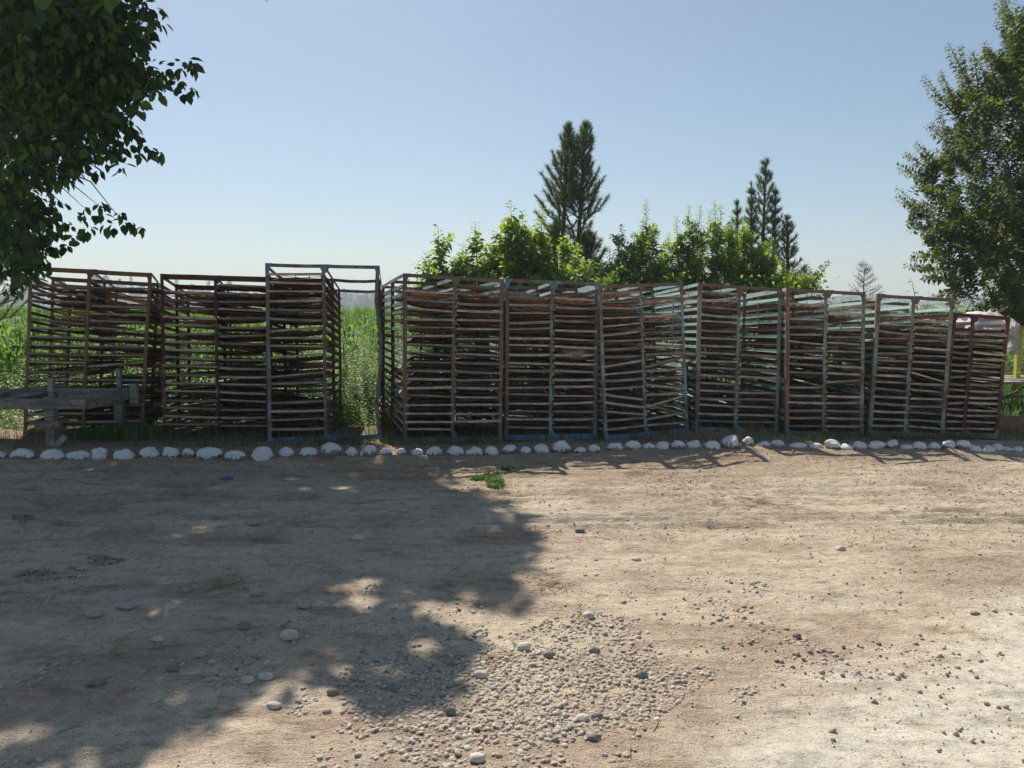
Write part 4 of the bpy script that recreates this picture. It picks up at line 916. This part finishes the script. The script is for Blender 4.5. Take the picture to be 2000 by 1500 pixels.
def pebbles(name, x, y, size, label, base, sink=.3, nvar=6, flat=(.35, .75), mat=None):
    VV = []; FF = []; b0 = 0
    z = gz(x, y)
    for k in range(nvar):
        V, Fc = lump(base, 900+k); s = slice(k, None, nvar); n = len(x[s])
        if n == 0: continue
        sc = np.stack([size[s], size[s]*wr.uniform(.6, .95, n), size[s]*wr.uniform(*flat, n)], -1)/2
        a = wr.uniform(0, 6.28, n); tx = wr.normal(0, .22, n)
        A = V[None]*sc[:, None]; A[..., 2] += A[..., 0]*tx[:, None]
        c_, s_ = np.cos(a)[:, None], np.sin(a)[:, None]
        B = np.stack([A[..., 0]*c_-A[..., 1]*s_, A[..., 0]*s_+A[..., 1]*c_, A[..., 2]], -1)
        B += np.stack([x[s], y[s], z[s]+sc[:, 2]*(1-2*sink)], -1)[:, None]
        VV.append(B.reshape(-1, 3)); FF.append((Fc[None]+(np.arange(n)*len(V))[:, None, None]).reshape(-1, 3)+b0); b0 += n*len(V)
    return tag(link(name, np_mesh(name, np.concatenate(VV), np.concatenate(FF), True), mat or pm), label, 'gravel', None, 'stuff')
GP = [(600,1520),(690,1440),(560,1400),(600,1350),(690,1300),(720,1250),(860,1215),(980,1225),(1150,1195),(1300,1215),(1430,1255),(1400,1320),(1300,1390),(1250,1440),(1230,1520)]
gpoly = [np.array(gpt(*q))[:2] for q in GP]
def scatter(n, x0, x1, y0, y1): return wr.uniform(x0, x1, n), wr.uniform(y0, y1, n)
x, y = scatter(38000, -1.3, 1.5, 2.3, 4.3); inn = inside(np.stack([x, y], -1), gpoly)
cl = fbm(x*2.3, y*2.3, 4, 33, .6); k = (cl + .5*sstep(.9, 0, np.hypot((x-.12)/1.15, (y-3.05)/.95)) - .55*(~inn) > -.02); x1, y1 = x[k], y[k]
nn = len(x1); sz = .0065+.021*wr.uniform(0, 1, nn)**2.6; core = sstep(-.2, .45, (cl + .5*sstep(.9, 0, np.hypot((x-.12)/1.15, (y-3.05)/.95)))[k]); keep = wr.uniform(0, 1, nn) < .10+.66*core**1.2; x1, y1, sz = x1[keep][:11000], y1[keep][:11000], sz[keep][:11000]
pebbles('gravel', x1, y1, sz*1.15, 'spread of rounded river gravel in the middle of the yard', ICO2, .38, flat=(.38, .7))
x, y = scatter(9000, -3.2, 2.2, 2.1, 4.4); cl = fbm(x*2.4, y*2.4, 4, 35, .65) - .18*np.hypot((x-.1)/1.8, (y-3.)/1.1); k = cl > -.05; pebbles('gravel', x[k], y[k], .009+.03*wr.uniform(0, 1, k.sum())**3, 'looser pebbles strewn round the gravel spread', ICO1, .35)
x, y = scatter(75000, -6, 6.5, 1.9, 8.2); cl = fbm(x*1.1, y*1.9, 4, 91, .6)+.25*fbm(x*6, y*6, 2, 3); k = (cl > .08) | (wr.uniform(0, 1, len(x)) < .12)
x, y = x[k], y[k]; pebbles('gravel', x, y, (.003+.012*wr.uniform(0, 1, len(x))**4)*(.5+.14*y), 'fine grit and clods scattered over the whole dirt yard', ICO1, .3)
x, y = scatter(9000, -6, 6.5, 2.1, 7.4); cl = fbm(x*1.5+5, y*2.2, 4, 44, .65); k = (cl > .13) & ((x < .5) | (y > 3.6)); x, y = x[k], y[k]
pebbles('gravel', x, y, .009+.034*wr.uniform(0, 1, len(x))**3.5, 'half-buried flat pebbles scattered over the yard', ICO1, .42, flat=(.3, .5))
x, y = scatter(2600, .2, 4.0, 2.2, 5.6); k = fbm(x*2, y*2, 4, 47, .65) > .08; x, y = x[k], y[k]; pebbles('dirt_clods', x, y, .005+.016*wr.uniform(0, 1, len(x))**4, 'small hard dirt clods on the pale packed ground', ICO1, .15, flat=(.6, .9), mat=plain('dirt_clod', (.35, .29, .225), .95, .3, 30))
x, y = scatter(1300, -.2, 3.2, 2.15, 3.5); k = fbm(x*2.2+4, y*2.2, 4, 48, .65) > .08; x, y = x[k], y[k]; pebbles('dirt_clods', x, y, .008+.018*wr.uniform(0, 1, len(x))**2.5, 'darker clods and chips on the near pale ground', ICO2, .18, flat=(.55, .9))
x = wr.uniform(-5.6, 6, 900); y = row_y(x)-.05+wr.normal(0, .14, 900); pebbles('gravel', x, y, .01+.03*wr.uniform(0, 1, 900)**3, 'small chips lying among the whitewashed stones', ICO1, .3)
# single stones one can point to (x, y, width in photograph pixels, look)
ST = [(504,1158,24,20,'upright reddish stone alone in the tree shade'),(566,1242,34,26,'large pale stone in the shade left of the gravel'),(594,1184,27,14,'flat grey stone between the upright stone and the gravel'),
 (184,1196,27,15,'rounded grey stone far out in the tree shade'),(248,1184,32,12,'long low half-buried stone next to the rounded grey one'),(476,1222,18,9,'upper of two small dark stacked-looking pebbles'),(477,1229,20,8,'lower of two small dark stacked-looking pebbles'),
 (309,1248,19,12,'small grey stone between shade and light dapples'),(394,1281,18,12,'small bluish stone near the lower shade edge'),(336,1307,22,14,'dark tilted stone in the lower shade'),(190,1333,30,18,'largest dark blue-grey stone in the lower shade'),
 (520,1324,28,16,'pale smooth stone at the edge of the big shade'),(484,1332,24,14,'pale stone touching its larger neighbour by the dapple'),(535,1382,27,14,'oval tan stone in sunlight beside the shade'),(650,1353,22,15,'round pale stone beside the dark gravel'),
 (700,1052,28,13,'flat pale stone sunk in the shaded track'),(495,1021,22,10,'small flat stone in the far shaded track'),(1150,1202,22,18,'pinkish round stone standing in full sun above the gravel'),(1024,1260,26,19,'light greenish stone on top of the gravel'),
 (1073,1276,26,16,'tilted slab pebble with a dark underside in the gravel'),(1161,1270,22,16,'blue-grey pebble at the top of the gravel spread'),(938,1316,26,16,'pale oval stone in the shaded gravel'),(1254,1318,20,18,'dark angular stone at the sunny side of the gravel'),
 (769,1344,26,16,'dark grey stone at the shade tip on the gravel'),(880,1387,20,20,'dark upright stone in the gravel shade'),(932,1478,28,18,'big tan stone at the lower gravel edge'),(1138,1400,24,15,'pale round stone low in the gravel'),
 (1166,1397,22,15,'grey-blue wedge stone beside the pale round one'),(1160,1437,24,15,'black angular stone in the lower gravel'),(1556,1244,15,13,'small pale stone casting a dark shadow on open dirt'),(1641,1070,19,10,'flat white stone in the sunny dirt'),
 (1242,1096,18,8,'thin pale flake stone beyond the shade edge'),(1132,1037,20,9,'dark propped slab stone beside the shade tip'),(1193,1021,16,8,'brown flat stone above the propped slab'),(1904,1200,16,8,'dark sliver stone at the pale track edge'),
 (1213,876,10,10,'tiny upright stone left before the whitewashed row')]
for k, (px, py, pw, ph, lab) in enumerate(ST):
    p = gpt(px, py+ph*.3); w_ = pw/F*p.length if False else pw/F*(p-EYE).length; h_ = max(.35*w_, ph/F*(p-EYE).length*.75)
    o = link('loose_stone', stone_mesh('loose_stone', w_, w_*.75, h_*1.15, 700+k, ICO3, .16), None, None, (p.x, p.y, float(gz(p.x, p.y))-.2*h_))
    dk = 'dark' in lab or 'black' in lab or 'blue' in lab; pl = 'pale' in lab or 'white' in lab or 'tan' in lab or 'light' in lab
    key = 'st_dark' if dk else 'st_pale' if pl else 'st_red' if ('red' in lab or 'pink' in lab or 'brown' in lab) else 'st_grey'
    if key not in M: M[key] = plain(key.replace('st_', 'stone_'), {'st_dark': (.22, .20, .18), 'st_pale': (.52, .47, .39), 'st_red': (.40, .31, .25), 'st_grey': (.36, .33, .29)}[key], .85, .22, 40, .25)
    o.data.materials.append(M[key]); tag(o, lab, 'stone')
# straw and twigs
tw = Geo()
for k in range(850):
    x_, y_ = wr.uniform(-5.5, 6), wr.uniform(2.4, 8.0)
    if fbm(np.array([x_*.9]), np.array([y_*1.3]), 3, 120)[0] < -.05: continue
    a = wr.uniform(0, 6.28); l = wr.uniform(.02, .12); z_ = float(gz(x_, y_))+.004; q = V3(x_, y_, z_); e1 = q+V3(math.cos(a)*l, math.sin(a)*l, wr.uniform(0, .012)); tw.bar(q, e1, .0028, .0022, (0, 0, 1), 2, .002)
for (px, py, n_, R_) in ((430,1143,70,.09),(1420,975,110,.3),(1475,982,60,.12),(1320,948,40,.2),(870,1148,20,.06),(1070,1146,30,.06),(230,1270,30,.2),(960,1290,10,.1)):
    p = gpt(px, py)
    for _ in range(n_):
        q = p+V3(wr.normal(0, R_), wr.normal(0, R_*.8), 0); q.z = float(gz(q.x, q.y))+wr.uniform(.002, .02); a = wr.uniform(0, 6.28); l = wr.uniform(.03, .14)
        tw.bar(q, q+V3(math.cos(a)*l, math.sin(a)*l, wr.uniform(-.005, .012)), .003, .0025, (0, 0, 1), 2, .003)
tag(tw.build('straw', plain('straw', (.30, .23, .14), .9, .35, 25)), 'bits of straw and dry twigs scattered on the dirt', 'litter', None, 'stuff')
p = gpt(445, 934); V, Fc = ICO2; V = V*(1+.5*fbm(V[:, 0]*2, V[:, 1]*2, 3, 2)[:, None])*np.array([.06, .04, .012])
tag(link('plastic_scrap', np_mesh('plastic_scrap', V, Fc), plain('blue_plastic', (.05, .12, .35), .4, .2, 20), None, (p.x, p.y, float(gz(p.x, p.y))+.008)), 'small blue plastic scrap on the shaded dirt', 'litter')
# a long pale stick in the shade
a_ = gpt(688, 985); b_ = gpt(790, 979); g = Geo(a_); a_.z = float(gz(a_.x, a_.y))+.01; b_.z = float(gz(b_.x, b_.y))+.012; g.tube([a_, a_.lerp(b_, .5)+V3(0, .02, .004), b_], [.006, .005, .003], 6)
tag(g.build('stick', plain('pale_stick', (.4, .33, .22), .8)), 'thin pale stick lying across the shaded track', 'stick').location = g.o

# ================================================================== far trees and apartment blocks
fr_ = np.random.default_rng(50)
def far_tree(px, top, w_, Y, label, kind=0):
    x_ = (px-1000)/F*Y; h = 1.6+(600-top)/F*Y; org = V3(x_, Y, -.2); rt = empty('far_tree', org, label, 'tree', 'trees on the horizon'); W = w_/F*Y/2
    n = 420; u = fr_.uniform(0, 1, n); env = np.sin(np.clip(u*1.05, 0, 1)*math.pi)**.6 if kind == 0 else (1-u)**.6*.9+.12
    a = fr_.uniform(0, 6.28, n); rr = np.sqrt(fr_.uniform(0, 1, n))*env*W*(1+.3*fr_.normal(size=n)*.5); P = np.stack([np.cos(a)*rr, np.sin(a)*rr, h*(.12+.88*u)], -1)
    lf = np.full(n, W*.42 if kind == 0 else W*.5)*fr_.uniform(.6, 1.2, n)
    link('crown', leaves_mesh('crown', P, unit(fr_.normal(size=(n, 3))), unit(fr_.normal(size=(n, 3))), lf, True, 1.5), M['fartree'], rt)
    g = Geo(org); g.tube([org, org+V3(0, 0, h*.7)], [W*.09+.1, W*.04+.05], 6); g.build('trunk', M['bark'], rt)
for k, (px, top, w_, kd) in enumerate([(190,537,34,0),(214,540,30,0),(240,546,22,0),(262,540,12,1),(282,556,26,0),(350,546,13,1),(412,550,14,1),(452,549,22,0),(432,556,20,0),(500,557,8,1),(380,558,30,0),(398,561,26,0),(480,565,26,0),
        (320,560,26,0),(675,565,18,0),(688,575,12,1),(710,577,28,0),(722,586,30,0),(745,568,26,0),(760,575,30,0),(655,575,20,0),(120,545,40,0),(70,550,40,0),(780,582,30,0),(1600,575,40,0),(1720,580,40,0),(1950,590,30,0)]):
    far_tree(px, top, w_, 480+(k*37 % 120), ['round', 'narrow pointed'][kd]+' hazy tree on the horizon, '+['pale', 'dim', 'bluish', 'greyish'][k % 4]+' and '+['short', 'tall', 'middling', 'leaning', 'broad', 'thin', 'ragged'][k % 7]+' beyond the corn', kd)
n = 5200; px = fr_.uniform(-100, 2100, n); Yt = fr_.uniform(420, 640, n); x_ = (px-1000)/F*Yt; hh = (4+7*(fbm(px/60, px*0, 3, 5)+.5))*fr_.uniform(0, 1, n)
P = np.stack([x_, Yt, hh], -1); tag(link('far_woods', leaves_mesh('far_woods', P, unit(fr_.normal(size=(n, 3))), unit(fr_.normal(size=(n, 3))), np.full(n, 3.6), True, 1.4), M['fartree']), 'hazy line of trees along the far edge of the corn', 'woods', None, 'stuff')
for (xa, xb, top, Yb, lab) in ((664, 700, 567, 700, 'pale five-storey apartment block seen past the corn through the empty bay'), (706, 739, 570, 730, 'pale apartment block half hidden by the side post of the half-empty rack')):
    x0, x1 = (xa-1000)/F*Yb, (xb-1000)/F*Yb; h = 1.6+(600-top)/F*Yb; org = V3((x0+x1)/2, Yb, 0); bd = empty('apartment_building', org, lab, 'building')
    g = Geo(org); g.bar((x0, Yb+6, h/2), (x1, Yb+6, h/2), 12, h); g.build('wall', M['concrete'], bd)
    g = Geo(org); g.bar((x0-.4, Yb+6, h+.3), (x1+.4, Yb+6, h+.3), 12.6, .6); g.build('roof', M['concrete'], bd)
    me = None
    for i in range(6):
        for j in range(5):
            cx_ = x0+(x1-x0)*(i+.5)/6; cz_ = h*(j+.5)/5
            if me is None:
                g = Geo(); g.bar((-.85, 0, 0), (.85, 0, 0), .1, 1.7); w0 = g.build('window', M['windowdark'], bd); me = w0.data; w0.location = V3(cx_, Yb-.06, cz_)-org
            else: link('window', me, None, bd, V3(cx_, Yb-.06, cz_)-org)
for o in bpy.data.objects:
    if o.parent and o.name.split('.')[0] in ('branch', 'limb', 'stem'): o['kind'] = 'stuff'
# ================================================================== haze
HAZE = True
if HAZE:
    me = bpy.data.meshes.new('haze'); x0, x1, y0, y1, z0, z1 = -720, 720, -60, 1150, -1.4, 26
    me.from_pydata([(x0, y0, z0), (x1, y0, z0), (x1, y1, z0), (x0, y1, z0), (x0, y0, z1), (x1, y0, z1), (x1, y1, z1), (x0, y1, z1)], [], [(3, 2, 1, 0), (4, 5, 6, 7), (0, 1, 5, 4), (1, 2, 6, 5), (2, 3, 7, 6), (3, 0, 4, 7)])
    hm = bpy.data.materials.new('haze'); hm.use_nodes = True; t = hm.node_tree; t.nodes.clear(); o_ = t.nodes.new('ShaderNodeOutputMaterial'); pv = t.nodes.new('ShaderNodeVolumePrincipled')
    pv.inputs['Color'].default_value = (.86, .93, 1, 1); pv.inputs['Density'].default_value = .0011; pv.inputs['Anisotropy'].default_value = .1; t.links.new(pv.outputs[0], o_.inputs['Volume'])
    tag(link('haze', me, hm), 'thin pale summer haze over the field', None, None, 'stuff')
print('trays', tray_total)
